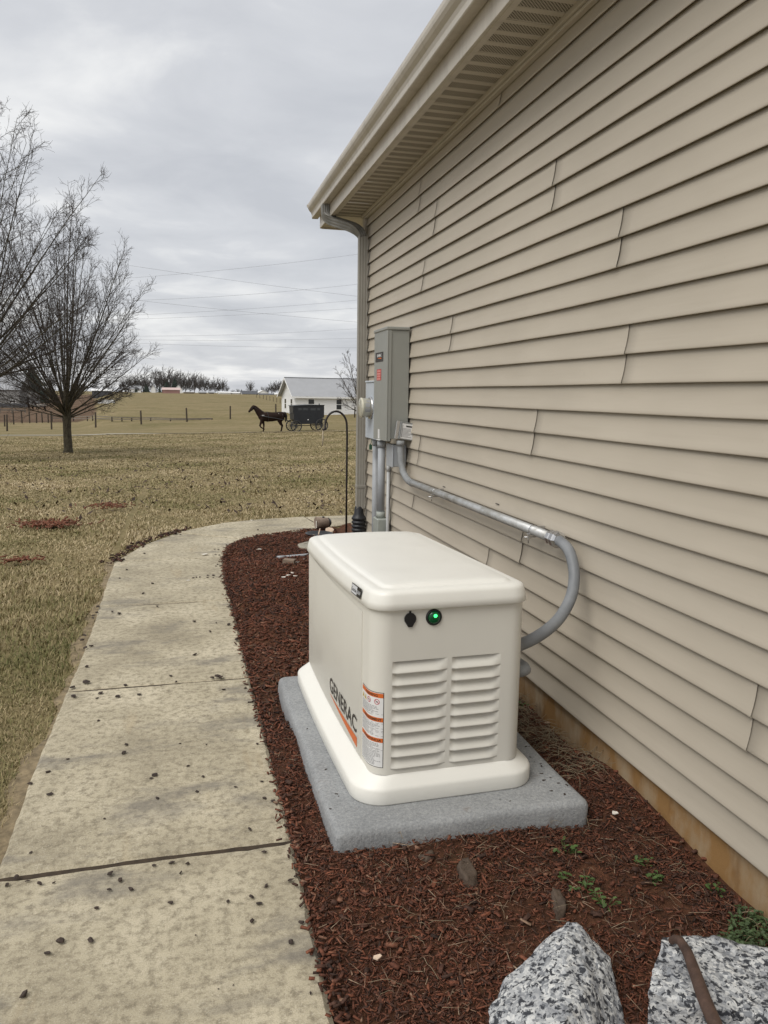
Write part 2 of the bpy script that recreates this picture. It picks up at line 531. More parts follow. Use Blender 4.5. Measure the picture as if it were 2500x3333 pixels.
M_ELBOW = simple('weathered_downspout_elbow', (.20, .195, .18), .5, .15, var=.25, scale=12)
M_HOOK = simple('black_iron', (.018, .013, .012), .55, var=.4, scale=30)
M_RUST = simple('rusty_iron', (.085, .05, .036), .7, .2, var=.35, scale=40, bump=.4, bscale=120)
M_SLATE = simple('dark_stone', (.075, .052, .036), .8, var=.35, scale=18, bump=.6, bscale=50)
M_STEP = simple('stepping_stone', (.30, .275, .22), .9, var=.15, scale=15, bump=.4, bscale=100)
M_WOOD = simple('weathered_wood', (.22, .165, .12), .85, var=.3, scale=18, bump=.5, bscale=80)
M_LOG = simple('log_feeder_wood', (.25, .19, .145), .8, var=.3, scale=25, bump=.4, bscale=70)
M_PALEW = simple('pale_cut_wood', (.62, .48, .36), .8, var=.15, scale=30)
M_NUG = simple('bark_nugget', (.040, .027, .020), .85, var=.5, scale=60, bump=.7, bscale=150)
M_LEAFD = simple('dead_leaf', (.045, .026, .015), .8, var=.5, scale=9)
M_PAPER = simple('white_scrap', (.70, .66, .58), .8, var=.1, scale=60)
M_WEED = simple('weed_leaf', (.060, .105, .026), .6, var=.35, scale=40)
M_CLOVER = simple('clover_leaf', (.055, .088, .032), .6, var=.45, scale=25)
M_STRAW = simple('dead_straw', (.24, .19, .12), .8, var=.4, scale=15)
def m_bark(name, a, b, sc=26):
    t = NT(name); p = t.coord('pos')
    n = t.noise(t.map(p, (1, 1, .35)), sc, 5, .7)
    return t.done(t.ramp(n, [(.35, a), (.65, b)]), .9, 0, t.bump(n, .8, .02), .15)
M_BARK = m_bark('grey_bark', (.035, .030, .022), (.105, .092, .062))
M_TWIG = m_bark('twig_bark', (.045, .038, .034), (.085, .072, .064), 10)
M_FARHAZE = m_bark('far_bark_hazed', (.075, .068, .066), (.13, .12, .115), 2)  # distance haze is put into this bark colour, paler than near bark
M_CONI = simple('conifer_needles', (.022, .034, .024), .8, var=.5, scale=.9)
M_POST = simple('fence_post_wood', (.055, .042, .030), .9, var=.3, scale=6)
M_RAIL = simple('grey_rail_wood', (.19, .165, .135), .9, var=.2, scale=4)
def m_lane():
    t = NT('pale_gravel'); p = t.coord('pos'); s = t.node('ShaderNodeSeparateXYZ'); t.l.new(p, s.inputs[0])
    c = t.ramp(t.noise(p, 1.5, 5), [(.3, (.36, .33, .27)), (.7, (.44, .41, .35))])
    k = t.math('ADD', t.math('MULTIPLY', s.outputs[0], .09), t.math('MULTIPLY', t.noise(p, .5, 4), .9))
    return t.done(t.mix(t.ramp(k, [(-.0, 0.0), (.35, 1.0)]), c, t.ramp(t.noise(p, 2.5, 5), [(.35, (.17, .135, .07)), (.7, (.24, .195, .115))])), .95)
M_GRAVEL = m_lane()
M_WIRE = simple('power_wire', (.27, .28, .30), .7, var=.05)
M_WHITE = simple('white_painted_siding', (.80, .80, .79), .6, var=.03, scale=2)
M_ROOFG = simple('grey_metal_roof', (.33, .335, .345), .5, var=.05, scale=1)
M_ROOFD = simple('dark_roof', (.075, .078, .085), .7, var=.15, scale=1)
M_BARNG = simple('grey_barn_siding', (.27, .265, .255), .7, var=.06, scale=1)
M_PINK = simple('red_barn_wall', (.30, .17, .15), .8, var=.1, scale=1)
M_PINKR = simple('pale_pink_roof', (.55, .42, .39), .7, var=.05, scale=1)
M_GLASSD = simple('dark_window_glass', (.022, .025, .028), .12, var=.1)
M_HORSE = simple('dark_bay_coat', (.020, .010, .007), .8, var=.35, scale=3, spec=.2)
M_MANE = simple('black_hair', (.010, .008, .008), .6, var=.2, scale=10)
M_BLANKET = simple('grey_horse_blanket', (.26, .23, .20), .85, var=.15, scale=3)
M_STRAPL = simple('black_leather', (.012, .011, .012), .45, var=.2)
M_BUGGY = simple('black_buggy_panel', (.013, .015, .020), .4, var=.2, scale=3)
M_BUGGYW = simple('dark_wheel_paint', (.045, .047, .050), .5, var=.2)
M_ROPE = simple('pale_string', (.48, .41, .30), .9, var=.2, scale=40)
def m_glassmeter():
    t = NT('meter_glass')
    t.b.inputs['Transmission Weight'].default_value = .35
    return t.done((.62, .60, .50), .18, 0, None, .5)
M_METERG = m_glassmeter()
def m_led():
    t = NT('green_lamp')
    t.b.inputs['Emission Color'].default_value = (.03, 1.0, .13, 1)
    t.b.inputs['Emission Strength'].default_value = 3.0
    return t.done((.05, .6, .2), .3)
M_LED = m_led()
def m_lens():
    t = NT('green_lens')
    t.b.inputs['Emission Color'].default_value = (.0, .35, .08, 1)
    t.b.inputs['Emission Strength'].default_value = .02
    return t.done((.004, .055, .02), .18)
M_LENS = m_lens()
# ================================================================== ground
rng = np.random.default_rng(7)
# the walk: straight run along the bed, then a bend to the right past the house corner
WALK_R = [(.302, -1.5), (.302, 1.0), (.304, 2.2), (.300, 3.0), (.290, 3.7), (.288, 4.57), (.278, 5.78), (.298, 6.54), (.372, 7.04), (.543, 7.36), (.80, 7.55), (1.08, 7.72), (1.62, 8.02), (2.4, 8.16), (6.0, 8.2)]
WALK_L = [(-.565, -1.5), (-.565, 1.0), (-.565, 2.2), (-.575, 3.0), (-.565, 3.7), (-.560, 4.48), (-.58, 5.67), (-.588, 6.53), (-.424, 7.19), (-.10, 7.86), (.37, 8.35), (.80, 8.54), (1.21, 8.63), (2.4, 8.70), (6.0, 8.72)]
def in_poly(x, y, P):
    c = False; n = len(P)
    for i in range(n):
        x1, y1 = P[i]; x2, y2 = P[(i+1) % n]
        if (y1 > y) != (y2 > y) and x < (x2-x1)*(y-y1)/(y2-y1)+x1: c = not c
    return c
WALKP = WALK_R + WALK_L[::-1]
def in_poly_np(x, y, P):
    c = np.zeros(x.shape, bool); n = len(P)
    for i in range(n):
        x1, y1 = P[i]; x2, y2 = P[(i+1) % n]
        if y1 == y2: continue
        k = ((y1 > y) != (y2 > y)) & (x < (x2-x1)*(y-y1)/(y2-y1)+x1)
        c ^= k
    return c
# one sheet of land out to the horizon
ys = np.concatenate([np.arange(-8, 10, .5), np.arange(10, 40, 1.0), np.arange(40, 120, 2.0), np.arange(120, 440, 6.0), np.array([460, 500, 600, 800, 1200, 2000, 3500])])
us = np.concatenate([np.array([-3.0, -1.5, -.9, -.6, -.45, -.35]), np.arange(-.30, .36, .0125), np.array([.45, .6, .9, 1.5, 3.0])])
gv, gd, gs = [], [], []
soil_spots = [(ground(40, 1520), 2.6, 1.0), (ground(222, 1474), .55, .3), (onz(160, 1712, 0), .30, .2), (onz(360, 1650, 0), .35, .1), (onz(25, 1840, 0), .2, .1), (onz(60, 1832, 0), .2, .08)]
for y in ys:
    for u in us:
        x = u*max(abs(y), 12) if abs(y) > 12 else u*12
        gv.append((x, y, -.16 if (-.05 < x < 9.2 and y < 7.7) else terr(x, y)))
        uu = x/max(y, 1)
        d = (1-sstep(-.115, -.09, uu))*sstep(105, 125, y)*(1-sstep(330, 400, y))
        gd.append(d)
nx = len(us); ny = len(ys)
ff = []
for j in range(ny-1):
    for i in range(nx-1):
        a = j*nx+i
        ff += [a, a+1, a+nx+1, a+nx]
me = raw_mesh('lawn', gv, ff, 4, M_LAWN, smooth=True)
a = me.attributes.new('dirt', 'FLOAT', 'POINT'); a.data.foreach_set('value', np.array(gd, np.float32))
lawn = bpy.data.objects.new('lawn', me); col.objects.link(lawn)
tag(lawn, kind='structure')
# gravel lane across the far lawn
mb = MB()
for (p0, p1) in [((-60, 1421.5), (2, 1417.5)), ((2, 1417.5), (300, 1416)), ((300, 1416), (620, 1411)), ((620, 1411), (900, 1407)), ((900, 1407), (1180, 1402))]:
    a = ground(*p0); b = ground(*p1)
    n = 6
    L = []; w = .75
    for i in range(n+1):
        q = a.lerp(b, i/n)
        L.append(((q.x, q.y-w, terr(q.x, q.y-w)+.03), (q.x, q.y+w, terr(q.x, q.y+w)+.03)))
    for i in range(n):
        mb.add([L[i][0], L[i+1][0], L[i+1][1], L[i][1]], [(0, 1, 2, 3)])
lane = mb.build('gravel_lane', M_GRAVEL)
tag(lane, kind='structure')

# ---- sidewalk, slab by slab
def edge_at(E, y):
    ys_ = [p[1] for p in E[:8]]; return float(np.interp(y, ys_, [p[0] for p in E[:8]]))
JY = [-1.2, .80, 2.232, 3.678, 5.163, 6.56]
slabs = []
for a, b in zip(JY[:-1], JY[1:]):
    slabs.append(('straight', a, b))
walk = bpy.data.objects.new('sidewalk', None); col.objects.link(walk); tag(walk, kind='structure')
M_SLABSIDE = simple('slab_side', (.20, .155, .09), .95, var=.2, scale=20)
def slab(poly, dz=0.0):
    P = []
    for i, p in enumerate(poly):            # subdivide and roughen the outline
        q = poly[(i+1) % len(poly)]; L = math.hypot(q[0]-p[0], q[1]-p[1]); n = max(1, int(L/.035))
        for k in range(n):
            t = k/n; P.append((p[0]+(q[0]-p[0])*t, p[1]+(q[1]-p[1])*t))
    n = len(P)
    cx = sum(p[0] for p in P)/n; cy = sum(p[1] for p in P)/n
    rs = random.Random(int(cx*100+cy*1000))
    ph = [rs.uniform(0, 6) for _ in range(4)]
    def off(i, d, w):
        x0, y0 = P[i-1]; x1, y1 = P[(i+1) % n]; tx, ty = x1-x0, y1-y0; l = math.hypot(tx, ty) or 1
        nx_, ny_ = -ty/l, tx/l                # outline runs counter-clockwise: this is inward
        s = i*.035
        r = (math.sin(s*9+ph[0])+math.sin(s*23+ph[1])*.7+math.sin(s*61+ph[2])*.5+rs.uniform(-1, 1)*.8)*w
        return P[i][0]+nx_*(d+r), P[i][1]+ny_*(d+r)
    o0 = [off(i, .0072, .0018) for i in range(n)]
    o1 = [off(i, .020, .0025) for i in range(n)]
    mb = MB()
    vs = [(x, y, -.12+dz) for x, y in o0]+[(x, y, -.010+dz) for x, y in o0]+[(x, y, dz) for x, y in o1]
    fs = []
    for k in range(2):
        for i in range(n):
            j = (i+1) % n; fs.append((k*n+i, k*n+j, (k+1)*n+j, (k+1)*n+i))
    mb.add(vs, fs[:n], 1); mb.add(vs, fs[n:], 0)
    mb.add([(x, y, dz) for x, y in o1], [tuple(range(n))], 0)
    return mb.build('slab', [M_WALK, M_SLABSIDE], walk, recalc=False)
for i, (kind, a, b) in enumerate(slabs):
    yy = np.linspace(a, b, 6)
    slab([(edge_at(WALK_R, y), y) for y in yy]+[(edge_at(WALK_L, y), y) for y in yy[::-1]], [.0, .0, .002, .0, .003][i % 5])
jl, jr = (-.10, 7.86), (.543, 7.36)
slab([(.298, 6.56), (.372, 7.04), jr, jl, (-.424, 7.19), (-.588, 6.56)], .0)
slab([jr, (.80, 7.55), (1.08, 7.72), (1.40, 7.90), (1.31, 8.64), (.80, 8.54), (.37, 8.35), jl], .005)
slab([(1.40, 7.90), (1.62, 8.02), (2.4, 8.16), (2.75, 8.17), (2.75, 8.70), (2.4, 8.70), (1.31, 8.64)], .002)
M_JOINT = simple('joint_dirt', (.045, .031, .019), .95, var=.4, scale=40)
def joint(a, b):
    d = Vector((b[0]-a[0], b[1]-a[1], 0)); nn = Vector((-d.y, d.x, 0)).normalized()*.013; mb = MB(); K = 4
    for i in range(K):
        p = Vector((a[0], a[1], 0))+d*(i/K); q = Vector((a[0], a[1], 0))+d*((i+1)/K); z = Vector((0, 0, -.006))
        mb.add([p-nn+z, q-nn+z, q+nn+z, p+nn+z], [(0, 1, 2, 3)])
    mb.build('joint', M_JOINT, walk, recalc=False)
for y_ in JY[1:]: joint((edge_at(WALK_L, y_)+.005, y_), (edge_at(WALK_R, y_)-.005, y_))
joint(jl, jr); joint((1.31, 8.64), (1.40, 7.90))
slab([(2.75, 8.17), (4.2, 8.19), (4.2, 8.71), (2.75, 8.70)], .0)

# bare sandy soil worn along the outer edge of the walk
mb = MB(); prevp = None
for i, yv in enumerate(np.arange(-1.0, 7.0, .04)):
    xe = edge_at(WALK_L, min(yv, 6.5)) if yv < 6.5 else float(np.interp(yv, [6.5, 7.19], [-.588, -.424]))
    w = .045+.030*math.sin(yv*3.1)+.022*math.sin(yv*8.7+1)+.012*math.sin(yv*23)
    cur = ((xe+.02, yv, -.011), (xe-max(w, .004)*.6, yv, -.012), (xe-max(w, .008), yv, -.022))
    if prevp: mb.add([prevp[0], prevp[1], prevp[2], cur[2], cur[1], cur[0]], [(0, 1, 4, 5), (1, 2, 3, 4)], 0, True)
    prevp = cur
o = mb.build('bare_soil', simple('sandy_soil', (.215, .165, .095), .95, var=.4, scale=30, bump=.9, bscale=120), recalc=False); tag(o, kind='structure')

# ---- mulch bed: a lumpy sheet between the walk and the house
def bed_h(x, y):
    z = .012 + .012*math.sin(x*5.1+y*2.3)+.010*math.sin(y*7.7-x*3.1)+.007*math.sin(x*17+y*13)
    z += .050*math.exp(-((x-1.48)/.12)**2)*math.exp(-((y-2.2)/.3)**2)
    z -= .042*math.exp(-((x-1.52)/.11)**2)*(1-.55*math.exp(-((y-2.2)/.35)**2))
    z -= .020*sstep(.2, .45, x)*sstep(1.75, 2.1, y)*(1-sstep(3.6, 3.9, y))
    if .42 < x < 1.28 and 2.1 < y < 3.6: z = min(z, .0)
    z += -.012*math.exp(-((x-.33)/.07)**2)
    return z
bx = np.arange(.18, 1.72, .045); by = np.arange(-.6, 8.3, .05)
V = []; F = []
for y in by:
    for x in bx:
        inside = in_poly(x, y, WALKP) or y > 8.1
        V.append((x, y, -.05 if inside else bed_h(x, y)))
nx = len(bx)
for j in range(len(by)-1):
    for i in range(nx-1):
        a = j*nx+i; F += [a, a+1, a+nx+1, a+nx]
bed = bpy.data.objects.new('mulch_bed', raw_mesh('mulch_bed', V, F, 4, M_MULCH, smooth=True)); col.objects.link(bed)
tag(bed, kind='structure')

# ---- wood chips lying over the bed
def chips(n, xs, ys, L, Wd, T, tone, hfun, keep, tilt=.5, seed=1):
    r = np.random.default_rng(seed)
    x = r.uniform(*xs, n) if isinstance(xs, tuple) else xs; y = r.uniform(*ys, n) if isinstance(ys, tuple) else ys
    k = keep(x, y); x = x[k]; y = y[k]; n = len(x)
    l = r.uniform(*L, n)/2; w = r.uniform(*Wd, n)/2; t = r.uniform(*T, n)/2
    yaw = r.uniform(0, 2*PI, n); pit = r.normal(0, tilt, n); rol = r.normal(0, tilt, n)
    z = np.array([hfun(a, b) for a, b in zip(x, y)]) + r.uniform(.0, .012, n) + t
    # a tapered six-sided sliver: box with narrowed, skewed ends
    sx = np.array([-1, 1, 1, -1, -1, 1, 1, -1.]); sy = np.array([-1, -1, 1, 1, -1, -1, 1, 1.]); sz = np.array([-1, -1, -1, -1, 1, 1, 1, 1.])
    jit = r.uniform(.45, 1.1, (n, 8))
    X = l[:, None]*sx*(.75+.25*jit); Y = w[:, None]*sy*jit; Z = t[:, None]*sz
    cr_, sr_ = np.cos(rol)[:, None], np.sin(rol)[:, None]
    Y, Z = Y*cr_-Z*sr_, Y*sr_+Z*cr_
    cp_, sp_ = np.cos(pit)[:, None], np.sin(pit)[:, None]
    X, Z = X*cp_-Z*sp_, X*sp_+Z*cp_
    cy_, sy_ = np.cos(yaw)[:, None], np.sin(yaw)[:, None]
    X, Y = X*cy_-Y*sy_, X*sy_+Y*cy_
    vv = np.stack([X+x[:, None], Y+y[:, None], Z+z[:, None]], -1).reshape(-1, 3)
    q = np.array([[3, 2, 1, 0], [4, 5, 6, 7], [0, 1, 5, 4], [1, 2, 6, 5], [2, 3, 7, 6], [3, 0, 4, 7]])
    ff = (q[None]+(np.arange(n)*8)[:, None, None]).reshape(-1)
    tn = np.repeat(np.clip(tone(r, n, x, y), 0, 1), 8)
    return vv, ff, tn
def joinchips(name, sets, mat):
    vs, fs, ts = [], [], []; b = 0
    for v, f, t in sets:
        vs.append(v); fs.append(f+b); ts.append(t); b += len(v)
    o = bpy.data.objects.new(name, raw_mesh(name, np.concatenate(vs), np.concatenate(fs), 4, mat, np.concatenate(ts)))
    col.objects.link(o); return o
def inbed(x, y):
    on = in_poly_np(x, y, WALKP)
    pad = (x > .40) & (x < 1.27) & (y > 2.12) & (y < 3.52)
    lim = np.interp(y, [p[1] for p in WALK_R], [p[0] for p in WALK_R])
    return (~on) & (~pad) & (x > lim-.0) & (x < 1.52) & (y < 8.05)
def inbed_loose(x, y):
    sn = np.sin(x*6.1+y*4.3+.5)+np.sin(y*7.9-x*5.2)+np.sin(x*13.7+y*2.1)
    hole = (sn > .75) & (np.sin(x*913.7+y*717.3)*.5+.5 < .72)
    pad = (x > .41) & (x < 1.26) & (y > 2.13) & (y < 3.5)
    lim = np.interp(y, [p[1] for p in WALK_R], [p[0] for p in WALK_R])
    return (~pad) & (~hole) & (x > lim-.012) & (x < 1.50) & (y < 8.05)
tone1 = lambda r, n, x, y: r.beta(2.0, 2.6, n)*.95 + .12*np.sin(x*4+y*3)*r.uniform(0, 1, n)
tone2 = lambda r, n, x, y: r.beta(1.6, 2.4, n)
sets = [
    chips(13000, (.25, 1.52), (.9, 3.0), (.008, .030), (.002, .007), (.001, .004), tone1, bed_h, inbed_loose, .3, 11),
    chips(46000, (.25, 1.52), (.9, 3.0), (.005, .020), (.001, .0032), (.0008, .0022), tone1, bed_h, inbed_loose, .45, 12),
    chips(20000, (.25, 1.60), (3.0, 8.0), (.012, .042), (.004, .011), (.002, .006), tone1, bed_h, inbed, .35, 13),
    chips(1100, (.27, 1.52), (.9, 4.5), (.012, .036), (.006, .016), (.003, .009), tone2, bed_h, inbed, .3, 14),
    chips(1300, (.3, 1.5), (1.2, 4.5), (.015, .06), (.0007, .0018), (.0008, .0014), lambda r, n, x, y: r.uniform(.82, 1.0, n), lambda a, b: bed_h(a, b)+.008, inbed, .2, 15),
]
mul = joinchips('mulch_chips', sets, M_CHIP)
tag(mul, 'loose reddish brown shredded wood mulch covering the bed beside the house', 'mulch', kind='stuff')
# ================================================================== house
WX = 1.5; EXP = .0681*WX; Z0 = CAM_H+.7153*WX      # wall plane, siding exposure, bottom edge of course 0
CORNER = 6.50
SOFF = 2.86
house = thing('house', 'beige vinyl sided house wall with wide eave running along the right side', 'house', (WX, CORNER, 0))
HO = (WX, CORNER, 0)
# foundation and the walls hidden behind the siding
mb = MB()
yy = np.arange(-3, CORNER+.31, .3)
mb.box(WX+.022, 9.0, -3.0, CORNER+.06, -.4, Z0-23*EXP+.03)
mb.build('foundation', M_FOUND, house, HO)
mb = MB(); mb.box(WX+.03, 9.0, -3.0, CORNER+.05, Z0-23*EXP+.032, 3.1)
mb.build('wall', M_SIDING, house, HO)
# laps of siding; seams given where the photograph shows them (course, pixel)
seam_px = [(-3, 1625, 325), (-2, 1363, 640), (-1, 1362, 650), (0, 1415, 690), (1, 1410, 730), (2, 1800, 560), (3, 1797, 650), (3, 1375, 930), (4, 1370, 980), (5, 2010, 830), (6, 2005, 920), (7, 1465, 1120), (8, 1460, 1175),
           (9, 2030, 1210), (10, 2020, 1300), (12, 1740, 1380), (13, 1730, 1445), (14, 1363, 1440), (15, 1357, 1490), (17, 1700, 1680), (18, 1695, 1735), (18, 1340, 1705), (19, 1585, 1770), (20, 1580, 1810), (19, 2440, 2390), (20, 2425, 2500)]
seams = {}
for c, px, py in seam_px:
    seams.setdefault(c, []).append(onx(px, py, WX).y)
rs = random.Random(5)
for c in range(-3, 24):
    if c not in seams: seams[c] = [1.0-(c % 4)*1.3+5.2*((c//2) % 2)*.0 - 1.0]
def lap(c, ya, yb, first, last):
    zb = Z0-EXP*c; zt = min(zb+EXP+.006, SOFF-.004)
    mb = MB()
    n = max(6, int((yb-ya)/.10))
    prof = [(.085, .0150), (.085, .0038), (.0, .0032), (.0, .0012), (.016, .0004), (.045, 0.0), (.14, .0024), (.30, .0066), (.5, .0102), (.75, .0130), (1.0, .0145)]
    ph = rs.uniform(0, 6); ph2 = rs.uniform(0, 6)
    rr = []
    grid = [ya+(yb-ya)*i/n for i in range(n+1)]
    if not first: grid = [ya, ya+.012, ya+.03, ya+.06, ya+.09]+[g for g in grid if g > ya+.1]
    for y in grid:
        lift = (0 if first else .0032)*max(0, 1-(y-ya)/.09)**1.5 - .0004
        wz = .0007*math.sin(y*2.1+ph)+.0005*math.sin(y*5.3+ph2)
        wx = .0008*math.sin(y*3.7+ph2)
        row = [(WX+d-lift+wx, y, zb+wz*(1-f)+(zt-zb)*f) for f, d in prof]
        row.append((WX+.024, y, zt)); row.append((WX+.024, y, zb+.010))
        rr.append(row)
    mb.rings(rr, 0, True, cap0=first)
    o = mb.build('siding_lap', M_SIDING, house, HO)
    return o
for c in range(-3, 24):
    s = sorted(set([v for v in seams[c] if -2.8 < v < CORNER-.1]))
    cuts = [-3.0]+s+[CORNER-.012]
    for a, b in zip(cuts[:-1], cuts[1:]):
        lap(c, a, b+(.028 if b < CORNER-.02 else 0), a == -3.0, False)
# top course tucked under the channel
lap(-4, -3.0, CORNER-.012, True, False)
# corner post, channel under the soffit
mb = MB(); mb.box(WX-.012, WX+.10, CORNER-.010, CORNER+.075, Z0-23*EXP, SOFF-.002, bev=.004)
mb.build('corner_post', M_TRIM, house, HO)
mb = MB()
mb.box(WX-.030, WX+.01, -3.0, CORNER+.05, SOFF-.020, SOFF+.004, bev=.003)
mb.box(WX-.018, WX+.01, -3.0, CORNER+.05, SOFF-.034, SOFF-.0205, bev=.003)
mb.build('soffit_channel', M_TRIM, house, HO)
# vented soffit panels, each three ribs wide
FX = 1.236
y = -1.5; pitch = .1016
k = 0
def soffit_panel(ya, yb, vented=True):
    mb = MB()
    yy = ya
    while yy < yb-.005:
        a, b = yy, min(yy+pitch, yb)
        # section along y: a low flat rib, a step up, the perforated band, a step down
        s1 = a+.027; s2 = a+.030; s3 = b-.004; s4 = b-.001
        pts = [(a, SOFF), (s1, SOFF), (s2, SOFF+.003), (s3, SOFF+.003), (s4, SOFF)]
        for i in range(4):
            (p, zp), (q, zq) = pts[i], pts[i+1]
            mb.add([(FX, p, zp), (FX, q, zq), (WX-.004, q, zq), (WX-.004, p, zp)], [(0, 1, 2, 3)], 1 if (i == 2 and vented) else 0)
        mb.add([(FX, s4, SOFF), (FX, b, SOFF), (WX-.004, b, SOFF), (WX-.004, s4, SOFF)], [(0, 1, 2, 3)], 0)
        yy += pitch
    mb.build('soffit_panel', [M_TRIM, M_PERF], house, HO, recalc=False)
while y < 6.58:
    soffit_panel(y+.0015, min(y+3*pitch, 6.60)); y += 3*pitch
# plain boxed return beyond the corner
mb = MB(); mb.box(FX, WX+.35, 6.615, 7.10, SOFF+.004, SOFF+.03, bev=.003)
mb.box(FX-.002, WX+.35, 7.101, 7.125, SOFF-.006, SOFF+.16, bev=.003)
mb.build('eave_return', M_GUTTER, house, HO)
mb = MB(); mb.box(FX-.016, FX-.001, -3.0, 7.12, SOFF-.004, SOFF+.24, bev=.002)
mb.box(FX-.001, FX+.03, -3.0, 6.61, SOFF-.0041, SOFF+.006, bev=.002)
mb.build('fascia', M_GUTTER, house, HO)
# roof
mb = MB()
x0, z0, x1, z1 = 1.168, 3.088, 5.3, 5.2
for (dx) in (0,):
    mb.prism([(x0, -3.2, z0), (x1, -3.2, z1), (x1, -3.2, z1+.05), (x0, -3.2, z0+.03)], (0, 10.4, 0))
    mb.prism([(9.46, -3.2, z0), (x1, -3.2, z1), (x1, -3.2, z1+.05), (9.46, -3.2, z0+.03)], (0, 10.4, 0))
mb.build('roof', M_SHINGLE, house, HO)
mb = MB(); mb.prism([(WX+.03, CORNER+.02, 3.1), (9.0, CORNER+.02, 3.1), (5.3, CORNER+.02, 5.1)], (0, .03, 0))
mb.build('gable_wall', M_SIDING, house, HO)
# K-style gutter with its end cap
gp = [(FX-.018, 3.09), (FX-.018, 2.954), (FX-.070, 2.952), (FX-.074, 2.957), (FX-.075, 2.985), (FX-.082, 3.003), (FX-.098, 3.020), (FX-.108, 3.036), (FX-.112, 3.052), (FX-.112, 3.072), (FX-.104, 3.078), (FX-.100, 3.072), (FX-.104, 3.050), (FX-.090, 3.022), (FX-.070, 3.0), (FX-.066, 2.962), (FX-.024, 2.962), (FX-.024, 3.088)]
mb = MB()
n = 16
mb.rings([[(x+.0010*math.sin(yv*1.7), yv, z+.0015*math.sin(yv*1.1)) for x, z in gp] for yv in np.linspace(-3.0, 7.20, 30)], 0, False)
g = mb.build('gutter', M_GUTTER, house, HO)
mb = MB(); mb.prism([(x, 7.2005, z) for x, z in gp[:10]], (0, .006, 0)); mb.prism([(FX-.115, 7.2, 3.045), (FX-.120, 7.2, 3.07), (FX-.10, 7.2, 3.082)], (0, .014, 0))
mb.build('end_cap', M_GUTTER, g)
bpy.data.objects[g.children[0].name].location = (-HO[0], -HO[1], 0)
# downspout: outlet, offset elbows, ribbed pipe, strap
def ribbed(mb, pts, wx, wy, mi=0, nr=3):
    # rectangular ribbed tube: section frame keeps one axis level
    pts = [Vector(p) for p in pts]; rr = []
    sec = []
    for side in range(4):
        for k in range(9):
            f = k/9
            dent = .93 if (k % 3 == 1) else 1.0
            if side == 0: sec.append((-1+2*f, -dent))
            elif side == 1: sec.append((dent, -1+2*f))
            elif side == 2: sec.append((1-2*f, dent))
            else: sec.append((-dent, 1-2*f))
    for i, p in enumerate(pts):
        t = (pts[min(i+1, len(pts)-1)]-pts[max(i-1, 0)]).normalized()
        a = Vector((1, 0, 0)); a = (a-t*a.dot(t)); a = a.normalized() if a.length > .2 else Vector((0, 0, -1))
        b = t.cross(a)
        rr.append([p+a*(u*wx)+b*(v*wy) for u, v in sec])
    mb.rings(rr, mi, False)
gt = onz(1063, 690, 2.952)
DX, DY = 1.453, 6.405
top = Vector((FX-.052, 6.66, 2.955))
def bez(p, q, r, s, n=14):
    return [p*(1-t)**3+q*3*t*(1-t)**2+r*3*t*t*(1-t)+s*t**3 for t in [i/n for i in range(n+1)]]
els = [top, top+Vector((0, 0, -.05))]
b1 = Vector((DX, DY, 2.66)); 
els += bez(top+Vector((0, 0, -.055)), top+Vector((0, 0, -.17)), Vector((DX-.03, DY+.02, 2.79)), b1)[0:]
mb = MB(); ribbed(mb, els, .028, .036)
dsp = MB(); ribbed(dsp, [(DX, DY, 2.67), (DX, DY, 1.5), (DX-.003, DY, .45), (DX-.003, DY, .42)], .0345, .030)
ds = dsp.build('downspout', M_DOWN, house, HO)
e2 = mb.build('elbow', M_ELBOW, ds, HO)
mb = MB(); mb.box(DX-.04, DX+.04, DY-.034, DY+.034, .60, .625, bev=.002)
mb.build('strap', M_DOWN, ds, HO)
# black corrugated drain boot at its foot
mb = MB()
cx, cy = DX-.012, DY+.0
pr = [(.030, .44), (.037, .425), (.040, .375), (.058, .345)]
z = .34
while z > .0:
    pr += [(.062, z), (.062, z-.014), (.053, z-.019), (.053, z-.028)]; z -= .033
mb.lathe([(r, h) for r, h in pr], (cx, cy, 0), (0, 0, 1), 24)
mb.build('drain_boot', M_DRAIN, house, HO)
# nail slots left open in the wall above the conduit
for px, py in [(1446, 1584), (1620, 1640)]:
    p = onx(px, py, WX+.004); mb = MB(); mb.box(-.0045, .0, -.02, .02, -.0012, .0012)
    o = mb.build('nail_slot', M_DARKGAP, house, (0, 0, 0)); o.location = (p.x-WX, p.y-CORNER, p.z)
# ================================================================== generator and its pad
PADZ = .067
# pad: lightweight concrete slab with a rounded top edge and rough surface
def rrect(hx, hy, r, nc=8, ne=10, front=None, bulge=0.0):
    # counter-clockwise from the front-left end of the front edge; front edge is at -y
    P = []
    fr = front if front else [-hx+r+(2*hx-2*r)*i/ne for i in range(ne+1)]
    P += [(x, -hy) for x in fr]
    for i in range(1, nc+1):
        a = -PI/2+PI/2*i/nc; P.append((hx-r+r*math.cos(a), -hy+r+r*math.sin(a)))
    P += [(hx, -hy+r+(2*hy-2*r)*i/ne) for i in range(1, ne+1)]
    for i in range(1, nc+1):
        a = PI/2*i/nc; P.append((hx-r+r*math.cos(a), hy-r+r*math.sin(a)))
    P += [(hx-r-(2*hx-2*r)*i/ne, hy) for i in range(1, ne+1)]
    for i in range(1, nc+1):
        a = PI/2+PI/2*i/nc; P.append((-hx+r+r*math.cos(a), hy-r+r*math.sin(a)))
    P += [(-hx, hy-r-(2*hy-2*r)*i/ne) for i in range(1, ne+1)]
    for i in range(1, nc):
        a = PI+PI/2*i/nc; P.append((-hx+r+r*math.cos(a), -hy+r+r*math.sin(a)))
    if bulge:
        P = [((x-bulge*(1-(y/hy)**2) if x < -hx*.6 else x), y) for x, y in P]
    return P
pc = Vector((.836, 2.808, 0))
pad = None
mb = MB()
rr = []
